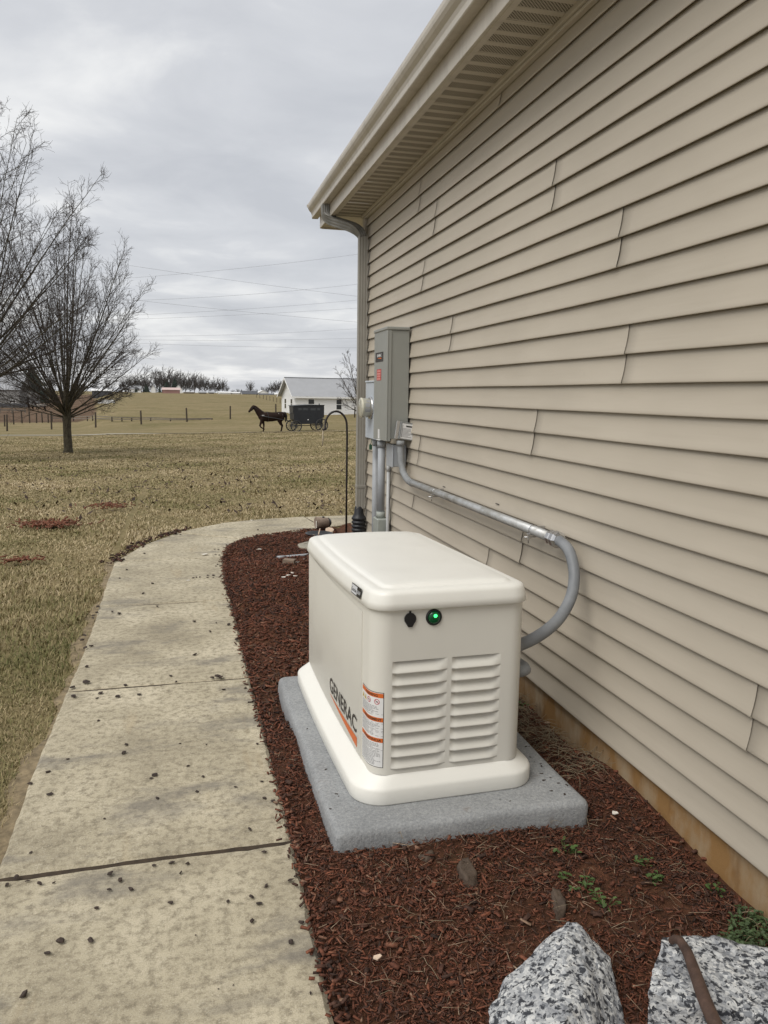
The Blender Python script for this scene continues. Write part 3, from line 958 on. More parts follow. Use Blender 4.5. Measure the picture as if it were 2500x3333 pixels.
for ins, z in [(-.004, -.10), (0, .0), (0.0, PADZ-.022), (.005, PADZ-.009), (.014, PADZ-.002), (.026, PADZ)]:
    ring = rrect(.431-ins, .683-ins, .022, 5, 26)
    rr.append([(x+.003*math.sin(y*9+z*40), y+.003*math.sin(x*13), z) for x, y in ring])
for ins in (.06, .15, .3, .42):
    rr.append([(x, y, PADZ+.0005*math.sin(x*30+y*17)) for x, y in rrect(.431-ins, .683-ins, .01 if ins > .3 else .02, 5, 26)])
mb.rings(rr, 0, True)
pad = mb.build('generator_pad', M_PAD); pad.location = pc; pad.rotation_euler.z = R(.6)
tag(pad, 'rough grey concrete pad under the cream generator', 'concrete pad')

GEN = thing('generator', 'cream standby generator with louvred front and green status light beside the wall', 'generator', (.8175, 2.868, PADZ+.001), R(1.3))
HX, HY = .323, .6175
BX, BY, BR = .267, .587, .060
# base skirt
mb = MB()
rr = []
for ins, z, r in [(.004, .0, .10), (0, .005, .105), (0, .046, .105), (.003, .053, .105), (.008, .058, .103), (.046, .088, .085), (.054, .0935, .08), (.060, .095, .078), (.075, .095, .07)]:
    rr.append([(x, y, z) for x, y in rrect(HX-ins, HY-ins*.62, r, 10, 14, bulge=.012)])
mb.rings(rr, 0, True)
mb.build('base', M_CREAM2, GEN)
# body shell with an opening for the louvres
Z0B, Z1B = .090, .656
COLS = [(-.204, -.016), (-.001, .173)]
LP = .0407; NL = 9; LT = .475
fx = [-BX+BR, -.204, -.15, -.1, -.05, -.016, -.008, -.001, .06, .1, .14, .173, BX-BR]
zs_ = [Z0B] + [LT-LP*k for k in range(NL, -1, -1)] + [.52, .57, Z1B]
per = rrect(BX, BY, BR, 10, 14, front=fx, bulge=.014)
# the front face bows very slightly
n = len(per)
mb = MB(); vs = []
for z in zs_:
    for (x, y) in per: vs.append((x, y, z if z < Z1B else Z1B-.031*(y+.6)/1.2))
fs = []
for k in range(len(zs_)-1):
    zc = (zs_[k]+zs_[k+1])/2
    for i in range(n):
        j = (i+1) % n
        (xa, ya), (xb, yb) = per[i], per[j]
        xc = (xa+xb)/2
        if ya < -BY+1e-6 and yb < -BY+1e-6 and LT-NL*LP < zc < LT and any(a < xc < b for a, b in COLS): continue
        fs.append((k*n+i, k*n+j, (k+1)*n+j, (k+1)*n+i))
mb.add(vs, fs, 0, True)
body = mb.build('body', M_CREAM, GEN, recalc=False)
# shadow gap where the body meets the base
# each louvre: recessed under the lip above, sweeping out to its own lip
def louvre_mesh(w):
    mb = MB(); nu, nv = 22, 9
    vs = []
    for iv in range(nv+2):
        v = min(iv/nv, 1.0)
        for iu in range(nu+1):
            u = iu/nu
            endl = sstep(0, .10, u)*sstep(0, .20, 1-u)          # the right end fades out longer
            dep = -.015*(1-v)**1.2*endl + .0065*math.sin(v*PI*.5)**2*endl*sstep(.2, .9, v)
            crease = .003*math.exp(-((u-.80-.10*v)/.035)**2)*(1-v)*endl
            if iv == nv+1: dep = -.015*endl*.95
            zz = -LP*v*(1.0)
            vs.append((w*u, -(dep+crease), zz))
    fs = []
    for iv in range(nv+1):
        for iu in range(nu):
            a = iv*(nu+1)+iu; fs.append((a+nu+1, a+nu+2, a+1, a))
    mb.add(vs, fs, 0, True)
    return mb.mesh('louvre', M_CREAM, recalc=False)
for (a, b) in COLS:
    me = louvre_mesh(b-a)
    for k in range(NL):
        o = bpy.data.objects.new('louvre', me); col.objects.link(o); o.parent = GEN
        o.location = (a, -BY, LT-LP*k)
# dark inside, so that nothing shines through any gap
mb = MB(); mb.box(-.25, .25, -BY+.03, BY-.03, .08, .60); mb.build('inner_housing', M_CREAM, GEN)
# long side door, following the bulge
def sidex(y): return -BX-.014*(1-(y/BY)**2)
DY0, DY1 = -BY+BR+.060, BY-BR-.01
mb = MB()
vs = []; nn = 24
for z in (.0985, .102, .58, .612):
    for i in range(nn+1):
        yv = DY0+(DY1-DY0)*i/nn
        o_ = .0042 if .101 < z < .60 else .002
        vs.append((sidex(yv)-o_, yv, z))
fs = []
for k in range(3):
    for i in range(nn):
        a_ = k*(nn+1)+i; fs.append((a_, a_+nn+1, a_+nn+2, a_+1))
mb.add(vs, fs, 0, True)
for yv in (DY0, DY1):
    mb.add([(sidex(yv)-.0042, yv, .0985), (sidex(yv)+.004, yv, .0985), (sidex(yv)+.004, yv, .612), (sidex(yv)-.0042, yv, .612)], [(0, 1, 2, 3)], 0)
door = mb.build('side_door', [M_CREAM, M_DARKGAP], GEN, recalc=False)
# lid: rim, rolled shoulder, groove, gently crowned top
mb = MB(); rr = []
LHX, LHY = .273, .600
def lidz(x, y, z, k): return z + k*.008*(1-(x/LHX)**2) - .031*(y+.6)/1.2
for ins, z, r, k in [(.016, .646, .060, 0), (.0, .6465, .068, 0), (-.003, .6485, .070, 0), (.000, .670, .068, 0), (.005, .693, .065, 0), (.008, .700, .063, 0), (.013, .7045, .060, 0), (.019, .707, .056, .2), (.032, .7085, .048, .3), (.041, .7075, .042, .4), (.046, .7075, .038, .5), (.051, .7105, .034, .6), (.056, .7135, .03, .8), (.064, .7145, .026, 1), (.11, .715, .02, 1), (.17, .715, .015, 1), (.235, .715, .01, 1), (.262, .715, .006, 1)]:
    rr.append([(x, y, lidz(x, y, z, k)) for x, y in rrect(LHX-ins, LHY-ins, r, 10, 14, bulge=.016 if ins < .06 else .01)])
mb.rings(rr, 0, True)
lid = mb.build('lid', M_CREAM2, GEN)
# round inlet cover with its tab
mb = MB()
pts = []
for i in range(25):
    a = PI*1.25-2*PI*.75*i/24
    pts.append((.0195*math.cos(a), .0195*math.sin(a)))
pts += [(.007, -.0265), (-.007, -.0265)]
mb.prism([(-.148+x, -BY-.0005, .615+z) for x, z in pts], (0, -.006, 0))
mb.prism([(-.148+x, -BY-.0005, .615+z) for x, z in [(-.003, .019), (.003, .019), (.003, .0255), (-.003, .0255)]], (0, -.004, 0))
mb.build('socket_cover', M_BLACK, GEN)
mb = MB(); mb.lathe([(.027, 0), (.0272, .004), (.025, .0065), (.022, .007), (.0215, .0055), (.001, .0055)], (-.068, -BY-.0002, .615), (0, -1, 0), 32)
ringo = mb.build('status_light', M_BLACK, GEN)
mb = MB(); mb.lathe([(.0212, .005), (.0195, .0085), (.013, .0115), (.006, .0128), (.001, .013)], (-.068, -BY-.0002, .615), (0, -1, 0), 28)
mb.build('lens', M_LENS, ringo)
mb = MB(); mb.lathe([(.0062, .0120), (.0054, .0132), (.003, .0140), (.001, .0143)], (-.066, -BY-.0002, .6215), (0, -1, 0), 9, smooth=False)
mb.build('lamp', M_LED, ringo)

# ---- lettering helpers: flat print laid on a mapped surface
def text_geo(s, size, bold=0.0, xs=1.0, align='LEFT', shear=0):
    cu = bpy.data.curves.new('txt', 'FONT'); cu.body = s; cu.size = size; cu.offset = bold; cu.align_x = align; cu.shear = shear
    cu.resolution_u = 3; cu.space_character = 1.0
    o = bpy.data.objects.new('txt', cu); col.objects.link(o)
    dg = bpy.context.evaluated_depsgraph_get()
    me = bpy.data.meshes.new_from_object(o.evaluated_get(dg))
    vs = [(v.co.x*xs, v.co.y) for v in me.vertices]; fs = [tuple(p.vertices) for p in me.polygons]
    bpy.data.objects.remove(o); bpy.data.curves.remove(cu); bpy.data.meshes.remove(me)
    return vs, fs
def fit_text(s, width, height, bold=0.0):
    vs, fs = text_geo(s, 1.0, bold)
    x0 = min(v[0] for v in vs); x1 = max(v[0] for v in vs); y0 = min(v[1] for v in vs); y1 = max(v[1] for v in vs)
    return [((x-x0)/(x1-x0)*width, (y-y0)/(y1-y0)*height) for x, y in vs], fs
# maker's name on the side door
YL0, YL1, ZL = -.005, -.470, .165
def smap(u, v, off=.0052):
    yv = YL0-u
    return (sidex(yv)-off, yv, ZL+v)
tv, tf = fit_text('GENERAC', .415, .060, .019)
mb = MB(); mb.add([smap(u, v) for u, v in tv], tf)
mb.build('name_lettering', M_INK, GEN)
mb = MB()
N = 14
top_ = [smap(.42*i/N, -.012-.000*i, .0050) for i in range(N+1)]; bot_ = [smap(.42*i/N, -.013-.034*(i/N), .0050) for i in range(N+1)]
mb.add(top_+bot_, [(i, i+1, N+2+i, N+1+i) for i in range(N)])
mb.build('swoosh', M_ORANGE, GEN)
tv, tf = fit_text('R', .006, .006); mb = MB(); mb.add([smap(.421+u, .052+v) for u, v in tv], tf); mb.build('trade_mark', M_INK, GEN)
# warning sticker wrapped round the front-left corner
def cmap(s, z, off=.0010):
    # s: distance along the outline from the front end of the side door toward the front
    r = BR; arc = PI/2*r
    cx_, cy_ = -BX+BR, -BY+BR
    if s < 0:
        return (sidex(cy_-s)-off, cy_-s, z)
    if s < arc:
        a = PI+s/r; xx = cx_+r*math.cos(a); b_ = .014*(1-((cy_+r*math.sin(a))/BY)**2) if xx < -BX*.6 else 0
        return (cx_+(r+off)*math.cos(a)-b_, cy_+(r+off)*math.sin(a), z)
    return (cx_+(s-arc), -BY-off, z)
SA, SB, SZ0, SZ1 = -.050, .072, .115, .372
def strip(mb, s0, s1, z0, z1, off, mi, n=12):
    vs = [cmap(s0+(s1-s0)*i/n, z0, off) for i in range(n+1)]+[cmap(s0+(s1-s0)*i/n, z1, off) for i in range(n+1)]
    mb.add(vs, [(i, i+1, n+2+i, n+1+i) for i in range(n)], mi)
mb = MB()
strip(mb, SA, SB, SZ0, SZ1, .0008, 1)
strip(mb, SA+.002, SB-.002, SZ0+.002, SZ1-.002, .0012, 0)
sticker = mb.build('warning_sticker', [M_WHITEP, M_INK], GEN, recalc=False)
mb = MB()
rs = random.Random(3)
heads = [(.354, 'WARNING'), (.272, 'AVERTISSEMENT'), (.202, 'ADVERTENCIA')]
for z, s in heads:
    strip(mb, SA+.002, SB-.002, z, z+.0145, .0016, 0)
    w = .062 if len(s) < 9 else .088
    tv, tf = fit_text(s, w, .0085, .02)
    s0 = (SA+SB)/2-w/2+.010
    mb.add([cmap(s0+u, z+.003+v, .0021) for u, v in tv], tf, 1)
for x_, k_ in [(-.045, 0), (-.022, 0), (.006, 1), (.040, 1)]:
    z = .330
    if k_ == 0:
        mb.add([cmap(x_, z, .0017), cmap(x_+.018, z, .0017), cmap(x_+.009, z+.018, .0017)], [(0, 1, 2)], 2)
        mb.add([cmap(x_+.007, z+.003, .0021), cmap(x_+.011, z+.003, .0021), cmap(x_+.009, z+.012, .0021)], [(0, 1, 2)], 1)
    else:
        c_ = x_+.009; n_ = 18
        vs = [cmap(c_+.0095*math.cos(2*PI*i/n_), z+.0095+.0095*math.sin(2*PI*i/n_), .0017) for i in range(n_)]+[cmap(c_+.0075*math.cos(2*PI*i/n_), z+.0095+.0075*math.sin(2*PI*i/n_), .0017) for i in range(n_)]
        mb.add(vs, [(i, (i+1) % n_, n_+(i+1) % n_, n_+i) for i in range(n_)], 3)
        mb.add([cmap(c_-.0065, z+.014, .0018), cmap(c_-.0052, z+.0152, .0018), cmap(c_+.0065, z+.005, .0018), cmap(c_+.0052, z+.0038, .0018)], [(0, 1, 2, 3)], 3)
        mb.add([cmap(c_-.004, z+.008, .0017), cmap(c_+.004, z+.008, .0017), cmap(c_+.003, z+.0115, .0017), cmap(c_-.003, z+.0105, .0017)], [(0, 1, 2, 3)], 1)
for za, zb in [(.288, .327), (.218, .270), (.119, .200)]:
    z = zb-.0045
    while z > za+.002:
        if rs.random() < .16:
            strip(mb, SA+.002, SB-.002, z+.0008, z+.0016, .0017, 1, 6)
        else:
            s = SA+.006; end = SB-.008-rs.uniform(0, .03)
            while s < end:
                w = rs.uniform(.004, .012); strip(mb, s, min(s+w, end), z, z+.0019, .0017, 4, 2); s += w+.0022
        z -= .0043
mb.build('print', [M_ORANGE, M_INK, M_YELLOW, simple('red_print', (.45, .06, .08), .5), M_GREYINK], sticker, recalc=False)
# model badge on the lid's rim
def lmap(u, v, off):
    yv = -.365-u                     # toward the front
    z = .660+v-.031*(yv+.6)/1.2
    return (-LHX-.018*(1-(yv/LHY)**2)-.0005-off+(v*.14), yv, z)
def plate(mb, u0, u1, v0, v1, off, mi):
    n = 6
    vs = [lmap(u0+(u1-u0)*i/n, v0, off) for i in range(n+1)]+[lmap(u0+(u1-u0)*i/n, v1, off) for i in range(n+1)]
    mb.add(vs, [(i, i+1, n+2+i, n+1+i) for i in range(n)], mi)
mb = MB(); plate(mb, -.002, .112, .0, .034, .004, 0); plate(mb, .003, .066, .003, .031, .0046, 1)
tv, tf = fit_text('Guardian', .054, .012, .0); mb.add([lmap(.007+u, .010+v, .0052) for u, v in tv], tf, 0)
tv, tf = fit_text('26kW', .036, .013, .01); mb.add([lmap(.071+u, .010+v, .0052) for u, v in tv], tf, 1)
mb.build('model_badge', [M_BLACK, M_SILVER], GEN, recalc=False)
# ================================================================== electrical gear on the wall
# transfer switch
SX, SY0, SY1, SZ0_, SZ1_ = 1.340, 5.131, 5.490, 1.085, 1.845
sw = thing('transfer_switch', 'tall grey metal electrical enclosure with red label mounted on the siding', 'electrical box', (WX, SY0, SZ0_))
SO = (WX, SY0, SZ0_)
mb = MB(); mb.box(SX+.012, WX-.002, SY0+.003, SY1, SZ0_+.004, SZ1_-.022, bev=.003); mb.build('housing', M_SWITCH, sw, SO)
mb = MB(); mb.box(SX, SX+.0115, SY0-.004, SY1+.004, SZ0_-.012, SZ1_-.012, bev=.003); mb.box(SX+.0116, SX+.030, SY0-.0042, SY0+.0025, SZ0_-.010, SZ1_-.024)
cover = mb.build('front_cover', M_SWITCH, sw, SO)
mb = MB(); mb.box(SX-.006, WX-.001, SY0-.007, SY1+.006, SZ1_-.0215, SZ1_, bev=.004); mb.build('top_cap', M_SWITCH, sw, SO)
def fplate(mb, y0, y1, z0, z1, off, mi): mb.add([(SX-off, y1, z0), (SX-off, y0, z0), (SX-off, y0, z1), (SX-off, y1, z1)], [(0, 1, 2, 3)], mi)
ba, bb = onx(1223, 1162, SX), onx(1248, 1152, SX); bz0, bz1 = onx(1235, 1178, SX).z, onx(1235, 1147, SX).z
mb = MB(); fplate(mb, bb.y, ba.y, bz0, bz1, .0012, 0)
yl = ba.y-bb.y
tv, tf = fit_text('GENERAC', yl*.60, .020, .03); mb.add([(SX-.0022, ba.y-yl*.2-u, bz0+(bz1-bz0)*.52+v) for u, v in tv], tf, 1)
mb.add([(SX-.0022, ba.y-yl*.22, bz0+(bz1-bz0)*.42), (SX-.0022, ba.y-yl*.78, bz0+(bz1-bz0)*.42), (SX-.0022, ba.y-yl*.78, bz0+(bz1-bz0)*.26)], [(0, 1, 2)], 2)
mb.build('maker_badge', [M_INK, M_WHITEP, M_ORANGE], sw, SO, recalc=False)
ra, rb = onx(1227, 1220, SX), onx(1241, 1220, SX); rz1, rz0 = onx(1234, 1202, SX).z, onx(1234, 1238, SX).z
mb = MB(); fplate(mb, rb.y, ra.y, rz0, rz1, .0012, 0)
H_ = rz1-rz0
for k in range(4):
    z = rz1-H_*(.10+.235*k)
    for q in range(2): fplate(mb, rb.y+.012, ra.y-.014, z-H_*(.065+.085*q), z-H_*.085*q, .002, 1)
mb.build('red_label', [M_REDP, M_PINKP], sw, SO, recalc=False)
p = onx(1233, 1413, SX); mb = MB(); mb.box(SX-.002, SX, p.y-.022, p.y+.022, p.z-.03, p.z+.035); mb.box(SX-.012, SX, p.y-.05, p.y+.02, p.z-.042, p.z-.036)
mb.build('latch_sticker', M_WHITEP, sw, SO)
# meter socket behind it
MXF = 1.405
m1 = onx(1190, 1330, MXF); mz1 = onx(1190, 1240, MXF).z; mz0 = onx(1190, 1424, MXF).z
ms = thing('meter_socket', 'pale blue grey electric meter box with round glass meter near the house corner', 'meter box', (WX, 5.6, mz0)); MO = (WX, 5.6, mz0)
mb = MB(); mb.box(MXF, WX-.002, 5.60, m1.y, mz0, mz1-.014, bev=.004); mb.build('box', M_METER, ms, MO)
mb = MB(); mb.box(MXF-.006, WX-.002, 5.596, m1.y+.005, mz1-.0138, mz1, bev=.003); mb.build('top_cap', M_METER, ms, MO)
mcz = onx(1200, 1328, 1.36).z; mcy = (5.6+m1.y)/2+.03
mb = MB(); mb.lathe([(.086, -.004), (.088, .006), (.086, .014), (.078, .016)], (MXF, mcy, mcz), (-1, 0, 0), 32); mb.build('sealing_ring', M_STEEL, ms, MO)
mb = MB(); mb.lathe([(.074, .006), (.074, .075), (.071, .086), (.062, .089), (.001, .090)], (MXF, mcy, mcz), (-1, 0, 0), 36)
gl = mb.build('meter', M_METERG, ms, MO)
mb = MB(); mb.lathe([(.0752, .070), (.0765, .073), (.0765, .081), (.074, .085)], (MXF, mcy, mcz), (-1, 0, 0), 36); mb.build('rim', simple('cream_plastic_rim', (.60, .575, .46), .35, var=.03), gl, MO)
mb = MB(); a0 = [PI*.9, PI*1.15]
for (h0, h1, t0, t1) in [(.02, .062, -.45, -.05), (.024, .06, .05, .5), (.018, .05, .6, .9)]:
    n_ = 6; vs = []
    for h in (h0, h1):
        for i in range(n_+1):
            t = t0+(t1-t0)*i/n_; vs.append((MXF-h, mcy-.0748*math.cos(t), mcz+.0748*math.sin(t)))
    mb.add(vs, [(i, i+1, n_+2+i, n_+1+i) for i in range(n_)])
mb.build('dial_plate', M_GREYINK, gl, MO, recalc=False)
pl = onx(1208, 1452, MXF); mb = MB(); mb.tube([(MXF+.01, 5.85, mz0), (MXF+.005, 5.85, mz0-.03), (MXF+.0, 5.85, mz0-.045)], .003, 6); mb.box(MXF-.008, MXF+.008, 5.83, 5.87, mz0-.085, mz0-.045)
mb.build('seal_tag', simple('green_seal', (.03, .09, .05), .4), ms, MO)
# labelled surge box hung askew at the switch's lower corner
c = ony(1325, 1404, 5.070)
sb = thing('surge_box', 'small grey metal box with white printed label fixed beside the enclosure', 'electrical box', (c.x, 5.07, c.z-.07)); BO = (c.x, 5.07, c.z-.07)
RT = Matrix.Translation((c.x, 5.07, c.z)) @ Matrix.Rotation(R(8), 4, 'Y')
mb = MB(); mb.box(-.052, .052, -.0, .052, -.060, .060, bev=.003, mtx=RT); mb.build('box', M_ABOX, sb, BO)
for bx_ in [(-.078, -.0525, .01, .03, -.062, .062), (.053, .075, .02, .026, .0, .085), (.053, .075, .02, .026, -.085, -.03)]:
    mb = MB(); mb.box(*bx_, bev=.002, mtx=RT); mb.build('bracket', M_STEEL, sb, BO)
mb = MB()
def bplate(x0, x1, z0, z1, off, mi): mb.add([tuple(RT @ Vector(q)) for q in [(x0, -off, z0), (x1, -off, z0), (x1, -off, z1), (x0, -off, z1)]], [(0, 1, 2, 3)], mi)
bplate(-.040, .044, -.052, .050, .001, 0)
rs = random.Random(9)
bplate(-.012, .030, .028, .038, .0016, 1)
z = .018
while z > -.046:
    bplate(-.034, .038-rs.uniform(0, .03), z-.0035, z, .0016, 2); z -= .008
bplate(-.037, -.034, -.046, .04, .0016, 1)
mb.build('label', [M_WHITEP, M_INK, M_GREYINK], sb, BO, recalc=False)
# small junction box below
a_ = ony(1277, 1485, 5.16); b_ = onx(1257, 1485, a_.x); jz1 = ony(1277, 1447, 5.16).z; jz0 = ony(1277, 1522, 5.16).z
jb = thing('junction_box', 'small grey junction box below the tall enclosure', 'electrical box', (WX, 5.16, jz0)); JO = (WX, 5.16, jz0)
mb = MB(); mb.box(a_.x+.012, WX-.002, 5.164, b_.y-.004, jz0+.004, jz1-.004, bev=.004); mb.build('box', M_PVC, jb, JO)
mb = MB(); mb.box(a_.x, a_.x+.0115, 5.16, b_.y, jz0, jz1, bev=.003); mb.build('cover', M_PVC, jb, JO)
# vertical conduits
def vcond(px, py0, py1, x, r, mat, label, nm='conduit'):
    p = onx(px, (py0+py1)/2, x); zt = onx(px, py0, x).z; zb = max(.0, onx(px, py1, x).z)
    mb = MB(); mb.tube([(p.x, p.y, zb), (p.x, p.y, zt)], r, 16)
    o = thing(nm, label, 'conduit', (p.x, p.y, zb)); mb.build('pipe', mat, o, (p.x, p.y, zb))
    mb = MB(); mb.tube([(p.x, p.y, zt-.05), (p.x, p.y, zt-.001)], r*1.16, 16); mb.build('coupling', mat, o, (p.x, p.y, zb))
    return p, zb, zt
vcond(1221, 1428, 1900, 1.465, .026, M_PVC, 'grey vertical conduit from the meter box down, the far one of the pair')
pB, zbB, ztB = vcond(1241, 1434, 1678, 1.448, .029, M_PVC, 'thick grey vertical conduit from the tall enclosure into a fitting')
vcond(1262, 1512, 1900, 1.478, .013, simple('pale_grey_conduit', (.50, .51, .51), .5, var=.05), 'thin pale vertical conduit below the junction box')
mb = MB(); pts = []
for i in range(20):
    t = i/19; p = onx(1271-2*t+1.5*math.sin(t*14), 1515+t*330, 1.488); pts.append((p.x, p.y, max(p.z, .0)))
mb.tube(pts, .0028, 6)
w_ = mb.build('cable', M_BLACK, None, (pts[-1][0], pts[-1][1], 0)); tag(w_, 'thin dark cable hanging down beside the pale conduit', 'cable')
lb = thing('conduit_fitting', 'weathered green grey box fitting at the foot of the thick conduit', 'electrical box', (pB.x, pB.y, 0)); LO = (pB.x, pB.y, 0)
l1 = onx(1253, 1700, 1.405)
mb = MB(); mb.box(1.405, WX-.003, pB.y-.075, pB.y+.075, .0, zbB-.02, bev=.006); mb.build('box', M_LB, lb, LO)
mb = MB(); mb.tube([(pB.x, pB.y, zbB-.0195), (pB.x, pB.y, zbB+.03)], .035, 16); mb.build('hub', M_LB, lb, LO)
# conduit run from the switch along the wall to the generator
run = thing('conduit_run', 'galvanised conduit sloping along the siding and looping as grey flexible hose to the generator', 'conduit', (1.45, 3.6, .8)); UO = (1.45, 3.6, .8)
c0 = onx(1304, 1437, 1.435); c0.z = SZ0_-.004
A = onx(1340, 1571, 1.452); B = onx(1800, 1751, 1.452)
el = [Vector((c0.x, c0.y, c0.z)), Vector((c0.x, c0.y, c0.z-.10))]
k0 = onx(1306, 1500, 1.437)
el = [c0, onx(1304, 1470, 1.436), onx(1306, 1505, 1.44), onx(1312, 1535, 1.446), onx(1322, 1555, 1.45), onx(1332, 1567, 1.452), A]
el2 = []
for i in range(len(el)-1):
    for t in (0, .5): el2.append(el[i].lerp(el[i+1], t))
el2.append(el[-1])
mb = MB(); mb.tube(el2, .0225, 16); mb.build('elbow', M_PVCD, run, UO)
dA = (B-A).normalized()
mb = MB(); mb.tube([A-dA*.012, A+dA*.02], .0245, 18); mb.build('coupling', M_PVCD, run, UO)
mb = MB(); mb.tube([c0, c0-Vector((0, 0, .035))], .028, 18); mb.build('coupling', M_PVCD, run, UO)
mb = MB(); mb.tube([A+dA*.0, A.lerp(B, .5), B], .0215, 20); mb.build('steel_pipe', M_EMT, run, UO)
for px, py in [(1418, 1600), (1738, 1727)]:
    t = (px-1340)/(1800-1340)
    # find the point on the pipe whose picture column is px
    lo, hi = 0.0, 1.0
    for _ in range(30):
        md = (lo+hi)/2; q = A.lerp(B, md)-CO; xx = 1250+FPX*q.dot(CR)/q.dot(CF)
        if xx < px: lo = md
        else: hi = md
    q = A.lerp(B, lo)
    mb = MB(); mb.tube([q-dA*.006, q+dA*.006], .0235, 16); mb.box(q.x-.03, q.x-.018, q.y-.006, q.y+.006, q.z-.034, q.z-.012, bev=.001); mb.tube([(q.x-.045, q.y, q.z-.028), (q.x+.01, q.y, q.z-.028)], .0028, 6)
    mb.tube([(q.x-.024, q.y, q.z-.055), (q.x-.024, q.y, q.z-.02)], .0028, 6)
    mb.box(q.x+.015, WX, q.y-.006, q.y+.006, q.z-.020, q.z+.020)
    mb.build('clamp', M_STEEL, run, UO)
mb = MB(); mb.lathe([(.030, -.02), (.032, -.015), (.032, .006), (.029, .010), (.029, .02), (.035, .024), (.036, .046), (.031, .050), (.026, .06)], B, dA, 8, smooth=False); mb.build('hex_fitting', M_STEEL, run, UO)
F_ = [B+dA*.05, onx(1848, 1786, 1.45), onx(1864, 1830, 1.447), onx(1869, 1885, 1.435), onx(1858, 1945, 1.40), onx(1826, 2005, 1.34), onx(1785, 2047, 1.27), onx(1735, 2080, 1.195), onx(1690, 2100, 1.13), onx(1672, 2108, 1.09)]
# smooth with Catmull-Rom and a fine spiral rib
S_ = []
for i in range(len(F_)-1):
    p0 = F_[max(i-1, 0)]; p1 = F_[i]; p2 = F_[i+1]; p3 = F_[min(i+2, len(F_)-1)]
    for k in range(14):
        t = k/14
        S_.append(.5*((2*p1)+(p2-p0)*t+(2*p0-5*p1+4*p2-p3)*t*t+(3*p1-p0-3*p2+p3)*t**3))
S_.append(F_[-1])
mb = MB(); mb.tube(S_, [.0215+(.0007 if i % 2 else 0) for i in range(len(S_))], 20); mb.build('flexible_hose', M_FLEX, run, UO)
# gas inlet elbow low on the generator's wall side
g0 = onx(1700, 2185, 1.135)
gi = thing('gas_inlet', 'dark grey pipe elbow low on the generator side facing the wall', 'pipe fitting', g0); 
mb = MB(); mb.tube([(-.055, 0, 0), (-.02, 0, 0), (.0, .004, 0), (.018, .016, 0), (.024, .04, 0), (.024, .09, 0)], [.019, .019, .021, .022, .021, .019], 14); mb.build('elbow', M_PVCD, gi)
mb = MB(); mb.tube([(-.04, 0, 0), (-.015, 0, 0)], .0235, 14); mb.build('collar', M_PVCD, gi)
# ================================================================== stones and small things in the bed
import bmesh
from mathutils import noise as mnoise
def stone(name, pts, mat, org, lv=4, amp=.006, freq=18, seed=0, soft=.35):
    bm = bmesh.new()
    for p in pts: bm.verts.new((p[0]-org[0], p[1]-org[1], p[2]-org[2]))
    r = bmesh.ops.convex_hull(bm, input=bm.verts[:])
    bmesh.ops.delete(bm, geom=list({v for v in r.get('geom_interior', []) if isinstance(v, bmesh.types.BMVert)}), context='VERTS')
    bmesh.ops.triangulate(bm, faces=bm.faces[:])
    for _ in range(lv):
        bmesh.ops.subdivide_edges(bm, edges=bm.edges[:], cuts=1, use_grid_fill=True)
    for _ in range(1):
        bmesh.ops.smooth_vert(bm, verts=bm.verts[:], factor=soft, use_axis_x=True, use_axis_y=True, use_axis_z=True)
    bm.normal_update()
    for v in bm.verts:
        q = v.co*freq+Vector((seed*3.1, seed*1.7, 0))
        d = (abs(mnoise.fractal(q, 1.0, 2.0, 5))-.3)*-amp*1.3 + mnoise.noise(v.co*freq*.55+Vector((seed, 0, 0)))*amp*1.9
        vd, vp = mnoise.voronoi(v.co*freq*.95+Vector((seed*2.3, 0, seed)))
        d += amp*1.7*((vd[1]-vd[0])*.35+math.sin(vp[0].x*7.1+vp[0].y*5.3+vp[0].z*3.7)*.45*min(1, (vd[1]-vd[0])*5))
        v.co += v.normal*d
    me = bpy.data.meshes.new(name); bm.to_mesh(me); bm.free()
    me.materials.append(mat)
    for p in me.polygons: p.use_smooth = True
    o = bpy.data.objects.new(name, me); col.objects.link(o); o.location = org
    return o
P = ony
pts = [P(1845, 2992, 1.50), P(1880, 3002, 1.49), P(1640, 3190, 1.44), P(1930, 3066, 1.47), P(1985, 3110, 1.43), P(1990, 3125, 1.40), P(1905, 3170, 1.345), P(1890, 3260, 1.28), P(1835, 3330, 1.235), P(1590, 3290, 1.37), P(1610, 3390, 1.30), P(1700, 3420, 1.22)]
pts += [Vector((.66, 1.40, -.04)), Vector((.95, 1.38, -.04)), Vector((.92, 1.50, -.04)), Vector((.72, 1.50, -.04)), Vector((.86, 1.16, -.04)), Vector((.66, 1.20, -.04)), P(2003, 3230, 1.38)]
b1 = stone('granite_boulder', pts, M_GRANITE, (.79, 1.37, 0), 5, .0034, 22, 1, .15)
tag(b1, 'pointed black and white speckled granite boulder standing in the mulch', 'boulder')
ZT = .150
Q = lambda px, py, z=ZT: onz(px, py, z)
pts = [Q(2162, 3052), Q(2330, 3050, .146), Q(2395, 3110, .143), Q(2500, 3112, .140), Q(2640, 3120, .138), Q(2108, 3232, .143), Q(2250, 3252), Q(2400, 3295), Q(2560, 3325), Q(2720, 3300), Q(2132, 3125)]
low = [Vector((p.x+(.0), p.y-.015, -.05)) for p in pts]
b2 = stone('granite_boulder', pts+low, M_GRANITE, (1.12, 1.36, 0), 5, .0034, 22, 4, .15)
tag(b2, 'flat topped speckled granite block with a rusty bar lying over it', 'boulder')
